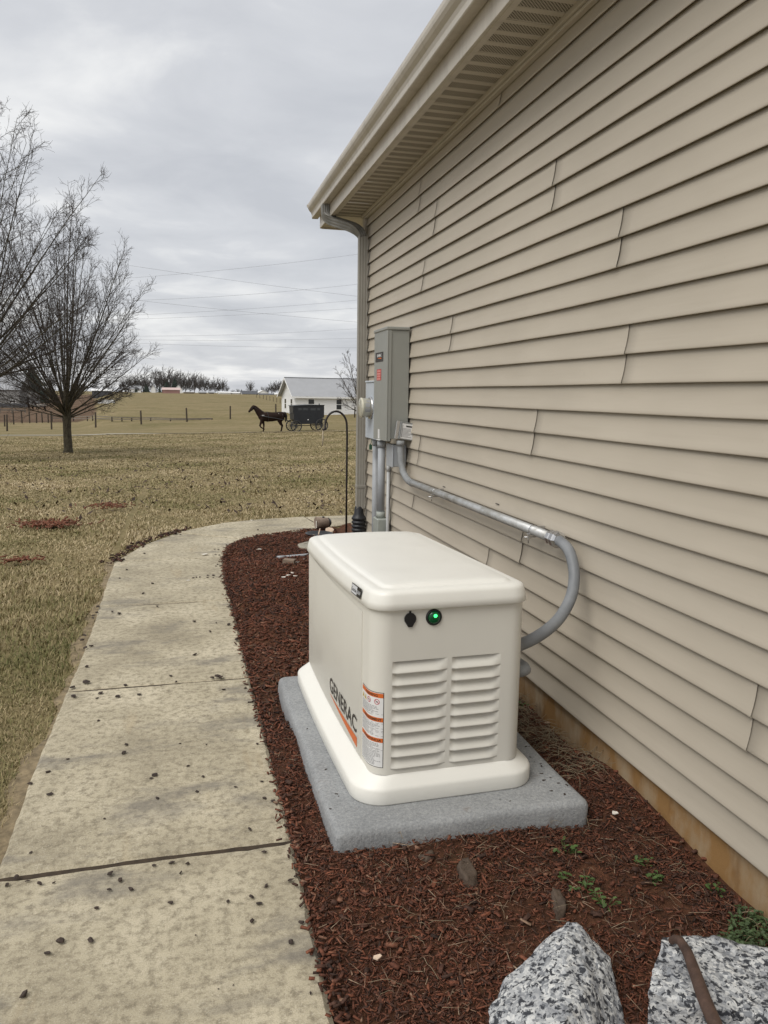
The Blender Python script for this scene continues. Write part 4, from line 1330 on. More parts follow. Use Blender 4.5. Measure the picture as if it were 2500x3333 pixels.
# rusty bar
hp = [Q(2184, 3064, .165), Q(2196, 3056, .176), Q(2214, 3062, .182), Q(2238, 3100, .184), Q(2262, 3165, .186), Q(2290, 3245, .188), Q(2322, 3320, .188), Q(2355, 3400, .180), Q(2390, 3490, .165)]
S2 = []
for i in range(len(hp)-1):
    for t in (0, .25, .5, .75): S2.append(hp[i].lerp(hp[i+1], t))
S2.append(hp[-1])
mb = MB(); mb.tube(S2, [.0075+.0065*min(1, i/20) for i in range(len(S2))], 12)
rb = mb.build('iron_bar', M_RUST, None, tuple(S2[-1])); tag(rb, 'bent rusty brown iron bar lying over the flat granite block', 'iron bar')
# dark stones half sunk in the mulch
def lump(px, py, w, d, h, rz, label, seed, lean=0.0):
    c = onz(px, py, .01); r = random.Random(seed); pts = []
    for i in range(16):
        a = 2*PI*i/8+(i//8)*.3; k = r.uniform(.75, 1.05); z = -.02 if i < 8 else h*r.uniform(.45, 1.0)
        s = 1.0 if i < 8 else .78
        x = math.cos(a)*w*k*s; y = math.sin(a)*d*k*s
        pts.append((c.x+x*math.cos(rz)-y*math.sin(rz)+lean*z, c.y+x*math.sin(rz)+y*math.cos(rz), .0+z))
    o = stone('dark_stone', pts, M_SLATE, (c.x, c.y, 0), 3, .005, 25, seed)
    tag(o, label, 'stone', 'dark stones in the mulch')
lump(1520, 2850, .034, .080, .045, R(-12), 'long dark stone leaning out of the mulch in front of the pad', 3)
lump(1388, 2795, .036, .028, .028, .4, 'small dark stone in the mulch beside the longer one', 5)
lump(1815, 2960, .036, .085, .045, R(-18), 'dark rough stone just behind the pointed granite boulder', 8)
# shepherd's hook
pb = onz(1127, 1750, .0)
sh = thing('shepherd_hook', 'black iron shepherd hook standing in the bed by the house corner', 'garden hook', (pb.x, pb.y, 0)); HO2 = (pb.x, pb.y, 0)
Y = pb.y
pts = [Vector((pb.x, Y, -.05)), ony(1128, 1560, Y), ony(1128.5, 1420, Y)]
pts[1].x = pb.x; pts[2].x = pb.x+.002
arc = []
c_ = ony(1094, 1385, Y); rx = ony(1129, 1385, Y).x-c_.x; tz = ony(1094, 1339, Y).z-c_.z
for i in range(17):
    a = PI*i/16; arc.append(Vector((c_.x+rx*math.cos(a), Y, c_.z+tz*math.sin(a))))
tip = [Vector((arc[-1].x, Y, c_.z)), ony(1058, 1396, Y), ony(1054, 1400, Y), ony(1050, 1396, Y)]
mb = MB(); mb.tube(pts+arc+tip, .0100, 10); mb.build('rod', M_HOOK, sh, HO2)
s0 = ony(1052, 1397, Y); mb = MB(); mb.tube([s0, s0+Vector((-.004, 0, -.06)), s0+Vector((.0, .002, -.075)), s0+Vector((-.008, 0, -.16))], [.005, .006, .009, .005], 6); st = mb.build('string', M_ROPE, None, tuple(s0+Vector((-.008, 0, -.16)))); tag(st, 'pale frayed string hanging from the black hook', 'string')
# fallen log feeder, black dish, stepping stone, pipe, wood block
L0 = onz(1031, 1722, .02); L1 = onz(1077, 1722, .02)
cz = .065; y_ = L0.y+.05
lf = thing('log_feeder', 'tipped over wooden log bird feeder lying on the mulch by the walk', 'bird feeder', (L0.x, y_, .012)); FO = (L0.x, y_, .012)
mb = MB(); rr = []
for t, r_ in [(0, .058), (.03, .062), (.5, .056), (.97, .053), (1.0, .050)]:
    c = Vector((L0.x, y_, cz+.012)).lerp(Vector((L1.x-.012, y_+.04, cz+.004)), t)
    rr.append([c+Vector((0, 0, 1))*math.cos(2*PI*k/18)*r_+Vector((-.2, .98, 0))*math.sin(2*PI*k/18)*r_ for k in range(18)])
mb.rings(rr, 0, True); mb.build('log', M_LOG, lf, FO)
e0 = Vector((L1.x-.012, y_+.04, cz+.004)); ax_ = (e0-Vector((L0.x, y_, cz+.012))).normalized()
mb = MB(); mb.lathe([(.05, .0005), (.052, .006), (.03, .03), (.004, .036)], e0, ax_, 16); mb.build('end_cap', M_BLACK, lf, FO)
mb = MB(); mb.lathe([(.014, -.004), (.014, .010), (.006, .014)], Vector((L0.x, y_, cz)).lerp(e0, .62)+Vector((0, 0, .056)), (0, 0, 1), 12); mb.build('port', M_BLACK, lf, FO)
mb = MB(); mb.box(L0.x-.004, L0.x+.002, y_-.05, y_-.02, .03, .10, bev=.001); mb.build('tag', M_PAPER, lf, FO)
d0 = onz(1038, 1742, .02); mb = MB(); mb.lathe([(.105, 0.0), (.125, .02), (.135, .03), (.128, .030), (.10, .010), (.001, .008)], (d0.x, d0.y, .012), (0, 0, 1), 36)
o = mb.build('dish', M_BLACK, None, (d0.x, d0.y, .012)); tag(o, 'shallow round black dish on the mulch beside the log feeder', 'dish')
mb = MB(); mb.tube([(d0.x-.01, d0.y-.03, .03), (d0.x+.02, d0.y+.05, .075)], .006, 8); o = mb.build('stick', M_PALEW, None, (d0.x, d0.y, .03)); tag(o, 'short pale stick lying across the black dish', 'stick')
c = onz(1073, 1727, .02); mb = MB(); mb.prism([(c.x+.035*math.cos(a)*1.3, c.y+.03*math.sin(a), .018+.02*math.sin(a)) for a in [0, .8, 1.7, 2.6, 3.4, 4.4, 5.4]], (0, 0, .012)); o = mb.build('wood_slice', M_PALEW, None, (c.x, c.y, .018)); tag(o, 'pale wood slice on the mulch beside the log feeder', 'wood slice')
c = onz(1030, 1776, .03); mb = MB()
oc = [(c.x+.175*math.cos(PI/8+i*PI/4), c.y+.175*math.sin(PI/8+i*PI/4)) for i in range(8)]
oi = [(c.x+.163*math.cos(PI/8+i*PI/4), c.y+.163*math.sin(PI/8+i*PI/4)) for i in range(8)]
ok_ = [(c.x+.12*math.cos(PI/8+i*PI/4), c.y+.12*math.sin(PI/8+i*PI/4)) for i in range(8)]
mb.rings([[(x, y, -.01) for x, y in oc], [(x, y, .034) for x, y in oc], [(x, y, .042) for x, y in oi], [(x, y, .042) for x, y in ok_], [(x*.0+c.x+(x-c.x)*.97, c.y+(y-c.y)*.97, .037) for x, y in ok_]], 0, False)
o = mb.build('stepping_stone', M_STEP, None, (c.x, c.y, 0)); tag(o, 'eight sided tan stepping stone behind the generator', 'stepping stone')
p0, p1 = onz(902, 1815, .03), onz(1075, 1799, .03); mb = MB(); d_ = (p1-p0).normalized()
mb.tube([p0, p1], .0115, 12); pp_ = thing('loose_pipe', 'thin grey plastic pipe lying on the mulch behind the generator', 'pipe', p0); mb.build('pipe', M_PVC, pp_, tuple(p0))
mb = MB(); mb.tube([p0, p0+d_*.07], .0145, 12); mb.build('socket_end', M_PVC, pp_, tuple(p0))
c = onz(942, 1832, .015); mb = MB(); mb.box(-.05, .05, -.03, .03, -.005, .035, bev=.004, mtx=Matrix.Translation((c.x, c.y, .012)) @ Matrix.Rotation(R(-25), 4, 'Z')); o = mb.build('wood_block', M_WOOD, None, (c.x, c.y, .007)); tag(o, 'weathered wood offcut lying under the thin grey pipe', 'wood block')
# white scraps
rs = random.Random(12)
def scrap(px, py, s, label, grp=None, mat=None, z=None):
    c = onz(px, py, .02 if z is None else z); mb = MB(); a = rs.uniform(0, 6)
    pts = []
    for i in range(7):
        t = 2*PI*i/7; r_ = s*rs.uniform(.5, 1.0); pts.append((c.x+r_*math.cos(t)*1.5, c.y+r_*math.sin(t), c.z+rs.uniform(0, s*.4)))
    mb.prism(pts, (0, 0, .003)); o = mb.build('scrap', mat or M_PAPER, None, (c.x, c.y, c.z)); tag(o, label, 'debris', grp)
for i, (px, py) in enumerate([(968, 1830), (988, 1822), (1000, 1828)]): scrap(px, py, .016, '%s white scrap from the left beside the wood offcut' % ORD[i], 'white scraps by the wood offcut')
for i, (px, py) in enumerate([(923, 1880), (938, 1873), (952, 1866), (962, 1876)]): scrap(px, py, .014, '%s white scrap from the left on the mulch left of the generator' % ORD[i], 'white scraps left of the generator')
scrap(845, 1790, .02, 'tan scrap on the mulch by the inside of the walk bend')
scrap(668, 1806, .026, 'largest white scrap lying on the walk at the bend', z=.004)
scrap(612, 1891, .012, 'small white scrap on the walk below the large one', z=.003)
scrap(820, 1694, .014, 'white scrap on the far walk beside the lawn', z=.004)
scrap(1230, 3118, .011, 'pale wood flake in the mulch near the walk edge', mat=M_PALEW)
scrap(2000, 2648, .011, 'white scrap in the mulch right of the pad corner')
# bark nuggets scattered on the walk
def nug_mesh(seed):
    r = random.Random(seed); bm = bmesh.new()
    for i in range(14):
        v = Vector((r.gauss(0, 1), r.gauss(0, 1), r.gauss(0, 1))).normalized()
        bm.verts.new((v.x*1.0*r.uniform(.8, 1.1), v.y*.68*r.uniform(.8, 1.1), v.z*.42+.40))
    bmesh.ops.convex_hull(bm, input=bm.verts[:])
    bmesh.ops.delete(bm, geom=[v for v in bm.verts if not v.link_faces], context='VERTS')
    me = bpy.data.meshes.new('bark_nugget'); bm.to_mesh(me); bm.free(); me.materials.append(M_NUG); return me
NM = [nug_mesh(i) for i in range(9)]
z1 = [(678, 580, 7), (595, 657, 8), (563, 696, 7), (717, 721, 9), (674, 769, 10), (738, 830, 9), (530, 856, 9), (560, 863, 11), (461, 833, 12), (455, 859, 10), (440, 878, 10), (437, 890, 9), (398, 971, 12), (388, 995, 11), (402, 1024, 14), (429, 1015, 12), (407, 1113, 11), (340, 1212, 14), (345, 1254, 16), (405, 1187, 17), (802, 1154, 11), (914, 1055, 12), (985, 947, 12), (912, 901, 8), (1078, 828, 12), (1094, 868, 10), (1110, 989, 13), (1076, 914, 10), (1157, 1105, 12), (1048, 1219, 12), (1153, 1214, 8), (1040, 1163, 16), (1022, 1162, 16), (995, 1167, 12), (590, 1202, 12), (474, 1238, 13), (553, 1254, 14), (655, 1244, 11), (455, 1261, 9), (827, 1185, 9), (1016, 906, 6), (908, 696, 6), (921, 693, 6), (938, 692, 6), (976, 684, 7), (975, 694, 7), (1003, 684, 7), (1000, 694, 6), (1015, 640, 6), (1022, 632, 6), (1035, 640, 6), (1012, 586, 7), (1030, 588, 6), (1008, 561, 6), (1026, 562, 6), (1211, 470, 6), (848, 491, 6)]
z2 = [(484, 71, 9), (619, 190, 13), (608, 231, 13), (335, 260, 9), (761, 339, 17), (743, 356, 10), (924, 295, 9), (997, 348, 10), (969, 419, 12), (773, 453, 12), (1157, 399, 10), (884, 185, 6), (1013, 190, 6), (1263, 187, 9), (1286, 372, 9), (1298, 453, 11), (1340, 467, 11), (250, 432, 17), (235, 323, 13), (148, 382, 12), (153, 720, 9), (1296, 720, 14), (1416, 713, 8), (543, 827, 17), (591, 856, 15), (757, 786, 11), (840, 769, 16), (921, 776, 11), (889, 820, 11), (536, 906, 11), (640, 903, 15), (475, 994, 13), (838, 967, 13), (1119, 962, 10), (1235, 940, 14), (1269, 968, 18), (1307, 886, 14), (1428, 858, 16), (1450, 838, 9), (1240, 1060, 16), (1430, 1159, 18), (1480, 1066, 15), (298, 1156, 19), (445, 1153, 18), (230, 1212, 19), (117, 1420, 22), (137, 861, 13), (195, 873, 14), (265, 868, 9), (35, 881, 12), (80, 843, 17), (1524, 1413, 9), (960, 1127, 5), (1074, 1391, 5), (1145, 1372, 5), (1225, 608, 17), (513, 555, 6)]
cents = [(x/1.4426, 1400+y/1.4426, s/1.4426) for x, y, s in z1]+[(x/1.508, 2300+y/1.508, s/1.508) for x, y, s in z2]
for i, (px, py, s) in enumerate(cents):
    c = onz(px, py+s*.25, .0); dist = (c-CO).length
    o = bpy.data.objects.new('bark_nugget', NM[i % 9]); col.objects.link(o)
    k = s*dist/FPX*1.12
    c.z = .003 if in_poly(c.x, c.y, WALKP) else .010
    o.location = c; o.scale = (k, k*rs.uniform(.8, 1.2), k*rs.uniform(.7, 1.1)); o.rotation_euler = (rs.uniform(-.1, .1), rs.uniform(-.1, .1), rs.uniform(0, 6.3))
    sl = 'on the nearest walk slab' if c.y < 2.23 else 'on the second nearest walk slab' if c.y < 3.68 else 'on the third walk slab' if c.y < 5.16 else 'on the fourth walk slab' if c.y < 6.56 else 'on the walk at the bend'
    if not in_poly(c.x, c.y, WALKP): sl = 'beside the walk edge'
    sz = 'larger ' if s > 9.5 else 'small '
    tag(o, sz+'dark bark nugget lying '+sl, 'bark nugget', sz.strip()+' bark nuggets '+sl)
# bark fragments on the pad
z3 = [(1712, 2431, 12), (1726, 2465, 9), (1739, 2480, 6), (1759, 2487, 10), (1762, 2495, 14), (1763, 2519, 12), (1770, 2540, 16), (1792, 2532, 9), (1818, 2550, 12), (1845, 2556, 13), (1843, 2531, 9), (1838, 2585, 16), (1795, 2575, 14), (1628, 2602, 7), (1660, 2608, 8), (1722, 2431, 8), (1075, 2633, 12), (1000, 2373, 10), (1061, 2505, 11), (1095, 2585, 12), (1102, 2592, 8)]
for i, (px, py, s) in enumerate(z3):
    c = onz(px, py, PADZ); dist = (c-CO).length; k = s*dist/FPX*.55
    o = bpy.data.objects.new('bark_fragment', NM[i % 9]); col.objects.link(o); o.location = (c.x, c.y, PADZ+.0005)
    o.scale = (k, k*.7, k*.35); o.rotation_euler = (0, 0, rs.uniform(0, 6.3))
    sd = 'left' if px < 1300 else 'right'
    tag(o, 'dark bark fragment on the %s strip of the grey generator pad' % sd, 'bark fragment', 'bark fragments on the %s strip of the pad' % sd)
# ragged rim of chips spilling on the pad, on the walk's edges and over the lawn patches
def near_edge(E, n, w, seed):
    r = np.random.default_rng(seed); t = r.uniform(0, 1, n)
    yv = 1.2+t*6.6; xv = np.interp(yv, [p[1] for p in E], [p[0] for p in E])+r.normal(0, w, n)
    return xv, yv
xs1, ys1 = near_edge(WALK_R, 1300, .016, 31)
ang = rng.uniform(0, 2*PI, 420)
sp = []
for (c, n, rad) in [(onz(160, 1712, 0), 420, .26), (onz(355, 1652, 0), 110, .30), (onz(60, 1833, 0), 60, .16)]:
    r_ = np.random.default_rng(n); a_ = r_.uniform(0, 2*PI, n); q = np.abs(r_.normal(0, .45, n))*rad
    sp.append((c.x+q*np.cos(a_)*1.5, c.y+q*np.sin(a_)*1.2))
ok = lambda x, y: np.ones(x.shape, bool)
sets = [chips(0, xs1, ys1, (.01, .03), (.004, .010), (.002, .006), tone1, lambda a, b: .002, ok, .15, 41)]
for i, (a_, b_) in enumerate(sp):
    sets.append(chips(0, a_, b_, (.03, .07), (.01, .022), (.004, .010), lambda r, n, x, y: r.uniform(.5, .85, n), lambda a, b: .02, ok, .3, 51+i))
# dark crumbs along the outer curve of the walk
r_ = np.random.default_rng(77); n = 150; t = r_.uniform(0, 1, n)
ex = np.interp(t, [0, .3, .6, 1], [-.60, -.47, -.28, .02]); ey = np.interp(t, [0, .3, .6, 1], [6.45, 7.05, 7.55, 8.0])
sets.append(chips(0, ex+r_.normal(-.012, .03, n), ey+r_.normal(.008, .03, n), (.015, .045), (.010, .022), (.005, .012), lambda r, n, x, y: r.uniform(0, .35, n), lambda a, b: .004, ok, .25, 61))
o = joinchips('loose_chips', sets, M_CHIP)
tag(o, 'loose dark wood chips along the walk edges and in patches on the lawn', 'wood chips', kind='stuff')
# dead straw between pad and wall
def straws(n, xr, yr, L, seed, z0=.01, rad=.0016):
    r = np.random.default_rng(seed); vs = []; fs = []
    for i in range(n):
        x, y = r.uniform(*xr), r.uniform(*yr); a = r.uniform(0, 2*PI); l = r.uniform(*L); cv = r.normal(0, 1.6); z = bed_h(x, y)+z0+r.uniform(0, .02)
        m_ = 5; pts = []
        for k in range(m_+1):
            t = k/m_; pts.append((x, y, z+.02*math.sin(t*PI)*r.uniform(.3, 1))); x += math.cos(a)*l/m_; y += math.sin(a)*l/m_; a += cv/m_
        b = len(vs)
        for k, p in enumerate(pts):
            d = rad*(1 if k < m_ else .3); vs += [(p[0]-d*math.sin(a), p[1]+d*math.cos(a), p[2]), (p[0]+d*math.sin(a), p[1]-d*math.cos(a), p[2]), (p[0], p[1], p[2]+d*1.2)]
        for k in range(m_):
            q = b+k*3
            for e in range(3): fs += [q+e, q+(e+1) % 3, q+3+(e+1) % 3, q+3+e]
    return vs, fs
v1, f1 = straws(520, (1.27, 1.50), (2.35, 3.7), (.05, .16), 3, .01, .0011)
v2, f2 = straws(90, (.35, 1.45), (1.45, 2.15), (.03, .09), 4, .008, .0007)
o = bpy.data.objects.new('dead_straw', raw_mesh('dead_straw', v1+v2, np.concatenate([np.array(f1), np.array(f2)+len(v1)]), 4, M_STRAW)); col.objects.link(o)
tag(o, 'tangled dead straw and fine roots on the mulch between pad and wall', 'straw', kind='stuff')
# weeds
def leafset(n, R_, h, size, seed):
    r = random.Random(seed); mb = MB()
    for i in range(n):
        a = r.uniform(0, 6.3); d = R_*math.sqrt(r.random()); x, y = d*math.cos(a), d*math.sin(a); z = h*r.uniform(.3, 1)
        s = size*r.uniform(.6, 1.2); b = r.uniform(0, 6.3); tl = r.uniform(-.5, .5)
        c, s_ = math.cos(b), math.sin(b)
        loc = [(0, 0, 0), (.5, .38, .12), (1.0, .25, .1), (1.15, 0, .0), (1.0, -.25, .1), (.5, -.38, .12)]
        vs = [(x+s*(u*c-v*s_), y+s*(u*s_+v*c), z+s*(w+u*tl)) for u, v, w in loc]
        mb.add(vs, [(0, 1, 2, 3), (0, 3, 4, 5)], 0, True)
        mb.tube([(x*.3, y*.3, 0), (x*.8, y*.8, z*.6), (x, y, z)], .0011, 3, cap=False)
    return mb
wl_ = [(1848, 2745, .035, 14, 'low green weed in the mulch in front of the pad corner'), (1905, 2885, .045, 20, 'largest green weed in the mulch behind the pointed boulder'), (1972, 2945, .03, 12, 'small green weed right of the pointed boulder'), (2088, 2790, .035, 12, 'green weed in the mulch toward the house wall'), (2130, 2860, .03, 12, 'small weed beneath the wall in the middle of the mulch'), (1832, 2850, .018, 8, 'tiny weed sprout above the dark stone behind the boulder'), (2330, 2890, .02, 8, 'tiny round leaved weed close to the foundation'), (1690, 2283, .04, 14, 'weed tuft at the foundation behind the generator')]
for i, (px, py, r_, n, lab) in enumerate(wl_):
    c = onz(px, py, .015); o = leafset(n, r_, .03, .015, i).build('weed', M_WEED, recalc=False); o.location = (c.x, c.y, bed_h(c.x, c.y)); tag(o, lab, 'weed')
mb = MB(); r = random.Random(4)
for i in range(650):
    px = r.uniform(2330, 2640); py = r.uniform(2930, 3200)
    if px < 2330+abs(py-3080)*.6: continue
    c = onz(px, py, .02)
    if c.x > 1.50: continue
    q = leafset(2, .008, .028, .012, i); b = MB()
    mb.add([(v[0]+c.x, v[1]+c.y, v[2]+bed_h(c.x, c.y)) for v in q.v], q.f)
o = mb.build('ground_cover', M_CLOVER, recalc=False); tag(o, 'patch of low green clover at the foot of the wall by the granite block', 'clover', kind='stuff')
# ================================================================== trees
def rot_about(v, axis, a): return Matrix.Rotation(a, 3, axis) @ v
def branch(mb, rs, p, d, L, r0, r1, nseg, n, wob, up, out=None):
    pts = [p.copy()]; rad = [r0]; d = d.normalized()
    for i in range(nseg):
        d = (d+Vector((rs.gauss(0, wob), rs.gauss(0, wob), rs.gauss(0, wob)+up))).normalized()
        p = p+d*(L/nseg); pts.append(p.copy()); rad.append(r0+(r1-r0)*((i+1)/nseg)**.85)
    mb.tube(pts, rad, n, cap=False, smooth=True)
    return pts
def pick(pts, t):
    f = t*(len(pts)-1); i = min(int(f), len(pts)-2); a, b = pts[i], pts[i+1]
    return a.lerp(b, f-i), (b-a).normalized()
def side_dir(rs, d, ang):
    a = d.orthogonal().normalized(); a = rot_about(a, d, rs.uniform(0, 2*PI))
    return (d*math.cos(ang)+a*math.sin(ang)).normalized()
def env_len(p, d, c, ax):
    # distance from p along d to an ellipsoid
    q = Vector(((p.x-c[0])/ax[0], (p.y-c[1])/ax[1], (p.z-c[2])/ax[2])); e = Vector((d.x/ax[0], d.y/ax[1], d.z/ax[2]))
    A_, B_, C_ = e.dot(e), 2*q.dot(e), q.dot(q)-1
    D_ = B_*B_-4*A_*C_
    return max(.4, (-B_+math.sqrt(max(D_, 0)))/(2*A_))
def bare_tree(name, label, loc, seed, trunk_h, trunk_r, limbs, c, ax, n1=14, n2=6, n3=2, up1=.05, tw=.006, ang=(.45, .8), zz=.05, group=None, fork=(.75, 1.15), limb_r=(.035, .085)):
    rs = random.Random(seed)
    t = thing(name, label, 'tree', loc, 0, group)
    tm = MB(); cm = MB()
    pts = [Vector((0, 0, -.15)), Vector((0, 0, .0)), Vector((.01, 0, .12)), Vector((.0, .01, trunk_h*.5)), Vector((.02, 0, trunk_h)), Vector((.03, .0, trunk_h*1.25)), Vector((.03, .02, trunk_h*1.6))]
    tm.tube(pts, [trunk_r*1.5, trunk_r*1.35, trunk_r*1.1, trunk_r, trunk_r*1.08, trunk_r*.8, trunk_r*.4], 14)
    for az_, el_ in limbs:
        d = Vector((math.cos(az_)*math.cos(el_), math.sin(az_)*math.cos(el_), math.sin(el_)))
        p = Vector((0, 0, trunk_h*rs.uniform(*fork)))
        L = env_len(p, d, c, ax)*rs.uniform(.86, 1.04)
        r0 = rs.uniform(*limb_r)*(.55+.45*min(1, L/5))
        lp = branch(tm, rs, p, d, L, r0, tw, 10, 6, zz*.8, .004+.012*(1-math.sin(el_)))
        for k in range(n1):
            tt = 1-.76*(((k+rs.random())/n1)**1.15)
            q, dd = pick(lp, tt)
            sd = side_dir(rs, dd, rs.uniform(*ang)); sd = (sd+Vector((0, 0, up1*5))).normalized()
            l1 = (.42*L*(1-tt)*rs.uniform(.55, 1.0)+rs.uniform(.25, .5))
            l1 = min(l1, env_len(q, sd, c, ax)*1.03)
            rr_ = max(tw*1.2, r0*(1-tt)*.5)
            bp = branch(cm, rs, q, sd, l1, rr_, tw*.7, 5, 4, zz*1.6, up1)
            for j in range(n2):
                t2 = .15+.83*(j+rs.random())/n2
                q2, d2 = pick(bp, t2)
                s2 = side_dir(rs, d2, rs.uniform(.4, .95)); s2 = (s2+Vector((0, 0, up1*5))).normalized()
                l2 = min(.38*l1*(1.1-t2)+rs.uniform(.10, .28), .9)
                b2_ = branch(cm, rs, q2, s2, l2, tw*.95, tw*.55, 3, 3, zz*2.2, up1)
                for m_ in range(n3):
                    q3, d3 = pick(b2_, rs.uniform(.2, .95)); s3 = side_dir(rs, d3, rs.uniform(.5, 1.0))
                    branch(cm, rs, q3, (s3+Vector((0, 0, up1*4))).normalized(), rs.uniform(.07, .22), tw*.75, tw*.5, 2, 3, zz*2, up1)
    tm.build('trunk', M_BARK, t, recalc=False); cm.build('crown', M_TWIG, t, recalc=False)
    return t
rs = random.Random(21)
limbs = []
for i in range(52): limbs.append((i*2.39996+rs.uniform(-.12, .12), R(86-72*(i/51)**.9+rs.uniform(-3, 3))))
pt = ground(222, 1474)
bare_tree('lawn_tree', 'bare vase shaped tree standing alone on the lawn', pt, 5, 1.55, .135, limbs, (0, 0, 4.1), (3.15, 3.15, 4.45), 15, 6, 2, .012, .0054, (.3, .65), .022, limb_r=(.022, .048))
# the tree at the left edge: broad crown, trunk outside the picture
limbs = []
for i in range(30): limbs.append((i*2.39996+rs.uniform(-.15, .15), R(84-54*(i/29)**.9+rs.uniform(-4, 4))))
for a_, e_ in [(-.15, 30), (.1, 44), (-.3, 55), (.0, 22), (.4, 36), (-.1, 66), (.2, 74), (-.35, 70), (.05, 58)]: limbs.append((a_, R(e_)))
lt = ground(-150, 1500)
bare_tree('lawn_tree', 'large bare spreading tree reaching in from the left edge', lt, 9, 1.7, .17, limbs, (0, 0, 5.3), (4.15, 4.15, 5.0), 16, 6, 3, .010, .0048, (.4, .85), .055, limb_r=(.024, .050))
# the small tree behind the house corner
q = ground(1176, 1385)
limbs = [(i*2.4, R(rs.uniform(25, 80))) for i in range(16)]
bare_tree('garden_tree', 'small bare tree half hidden behind the downspout at the house corner', q, 15, 1.3, .09, limbs, (0, 0, 4.6), (2.5, 2.5, 4.4), 10, 5, 2, .02, .011)
# thin sapling stem at the lower left of the lawn tree
g_ = ground(-5, 1462); mb = MB(); mb.tube([g_, g_+Vector((.25, 0, .35)), g_+Vector((.42, 0, .62))], [.008, .006, .003], 5); o = mb.build('sapling', M_TWIG, None, tuple(g_)); tag(o, 'thin bare sapling stem at the left edge of the lawn', 'sapling')

# far leafless trees: a few crown shapes shared by all
def far_mesh(seed, wide):
    rs = random.Random(seed); tm = MB(); cm = MB()
    tm.tube([(0, 0, -.05), (0, 0, .2), (0, .0, .55)], [.018, .014, .008], 6)
    for i in range(26):
        az_ = i*2.4+rs.uniform(-.3, .3); el_ = R(rs.uniform(15, 84))
        d = Vector((math.cos(az_)*math.cos(el_), math.sin(az_)*math.cos(el_), math.sin(el_))); p = Vector((0, 0, rs.uniform(.06, .40)))
        L = env_len(p, d, (0, 0, .53), (wide*1.2, wide*1.2, .49))*rs.uniform(.8, 1.05)
        lp = branch(tm, rs, p, d, L, .0075, .0032, 5, 4, .07, .02)
        for k in range(11):
            q, dd = pick(lp, .2+.8*(k+rs.random())/11); s = side_dir(rs, dd, rs.uniform(.4, .9)); s = (s+Vector((0, 0, .3))).normalized()
            bp = branch(cm, rs, q, s, rs.uniform(.07, .18), .0042, .0028, 3, 3, .14, .03)
            for j in range(4):
                q2, d2 = pick(bp, rs.uniform(.2, 1)); branch(cm, rs, q2, (side_dir(rs, d2, .7)+Vector((0, 0, .2))).normalized(), rs.uniform(.04, .09), .0032, .0024, 2, 3, .1, .03)
    return tm.mesh('trunk', M_FARHAZE, recalc=False), cm.mesh('crown', M_FARHAZE, recalc=False)
FM = [far_mesh(i, w) for i, w in enumerate([.30, .36, .26, .42, .33])]
def place_far(px, top, base, Y, v, label, group, wsc=1.0):
    b = ony(px, base, Y); t_ = ony(px, top, Y); h = t_.z-b.z
    z = terr(b.x, b.y); h += b.z-z
    o = thing('far_tree', label, 'tree', (b.x, b.y, z), v*1.3, group); o.scale = (h*wsc, h*wsc, h)
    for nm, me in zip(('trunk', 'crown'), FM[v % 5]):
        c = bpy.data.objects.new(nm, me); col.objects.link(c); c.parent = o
Z5 = lambda x, y: (400+x/3.016, 1180+y/3.016)
wood = [(20, 150, 0), (75, 140, 3), (135, 128, 1), (200, 108, 2), (250, 118, 0), (335, 82, 1), (385, 92, 4), (420, 46, 0), (470, 70, 2), (520, 90, 3), (575, 95, 1), (615, 110, 4), (660, 105, 0), (705, 105, 3), (755, 125, 2), (800, 135, 1), (850, 148, 4), (905, 145, 0), (945, 175, 2), (980, 165, 3), (1020, 225, 1)]
for i, (x, tp, v) in enumerate(wood):
    px, py = Z5(x, tp); place_far(px, py, 1277, 385+(i*37 % 60), v, 'bare tree of the far grey wood, %s from its left end' % ORD[i], 'trees of the far wood')
for i, (x, tp, v) in enumerate([(1370, 240, 1), (1415, 232, 4), (1460, 195, 0), (1495, 188, 2), (1530, 182, 3), (1575, 186, 1), (1600, 200, 4)]):
    px, py = Z5(x, tp); place_far(px, py, 1284, 420+(i*31 % 40), v, 'bare tree of the far clump beside the white building, %s from the left' % ORD[i], 'trees beside the white building')
px, py = Z5(1250, 190); place_far(px, py, 1284, 400, 3, 'single rounded bare tree on the horizon behind the white far buildings', None, 1.1)
px, py = Z5(1130, 262); place_far(px, py, 1284, 440, 1, 'low bare tree on the horizon left of the single rounded tree', None, 1.6)
px, py = Z5(1080, 268); place_far(px, py, 1284, 450, 0, 'lowest bare tree on the horizon right of the wood', None, 1.9)
# left of the lawn tree, behind the barn
for i, (px, tp) in enumerate([(5, 1190), (45, 1182), (170, 1215), (215, 1225), (265, 1232), (310, 1240), (350, 1235)]):
    place_far(px, tp, 1272, 400+i*9, i, 'bare tree on the left horizon behind the lawn tree, %s from the left' % ORD[i], 'trees on the left horizon')
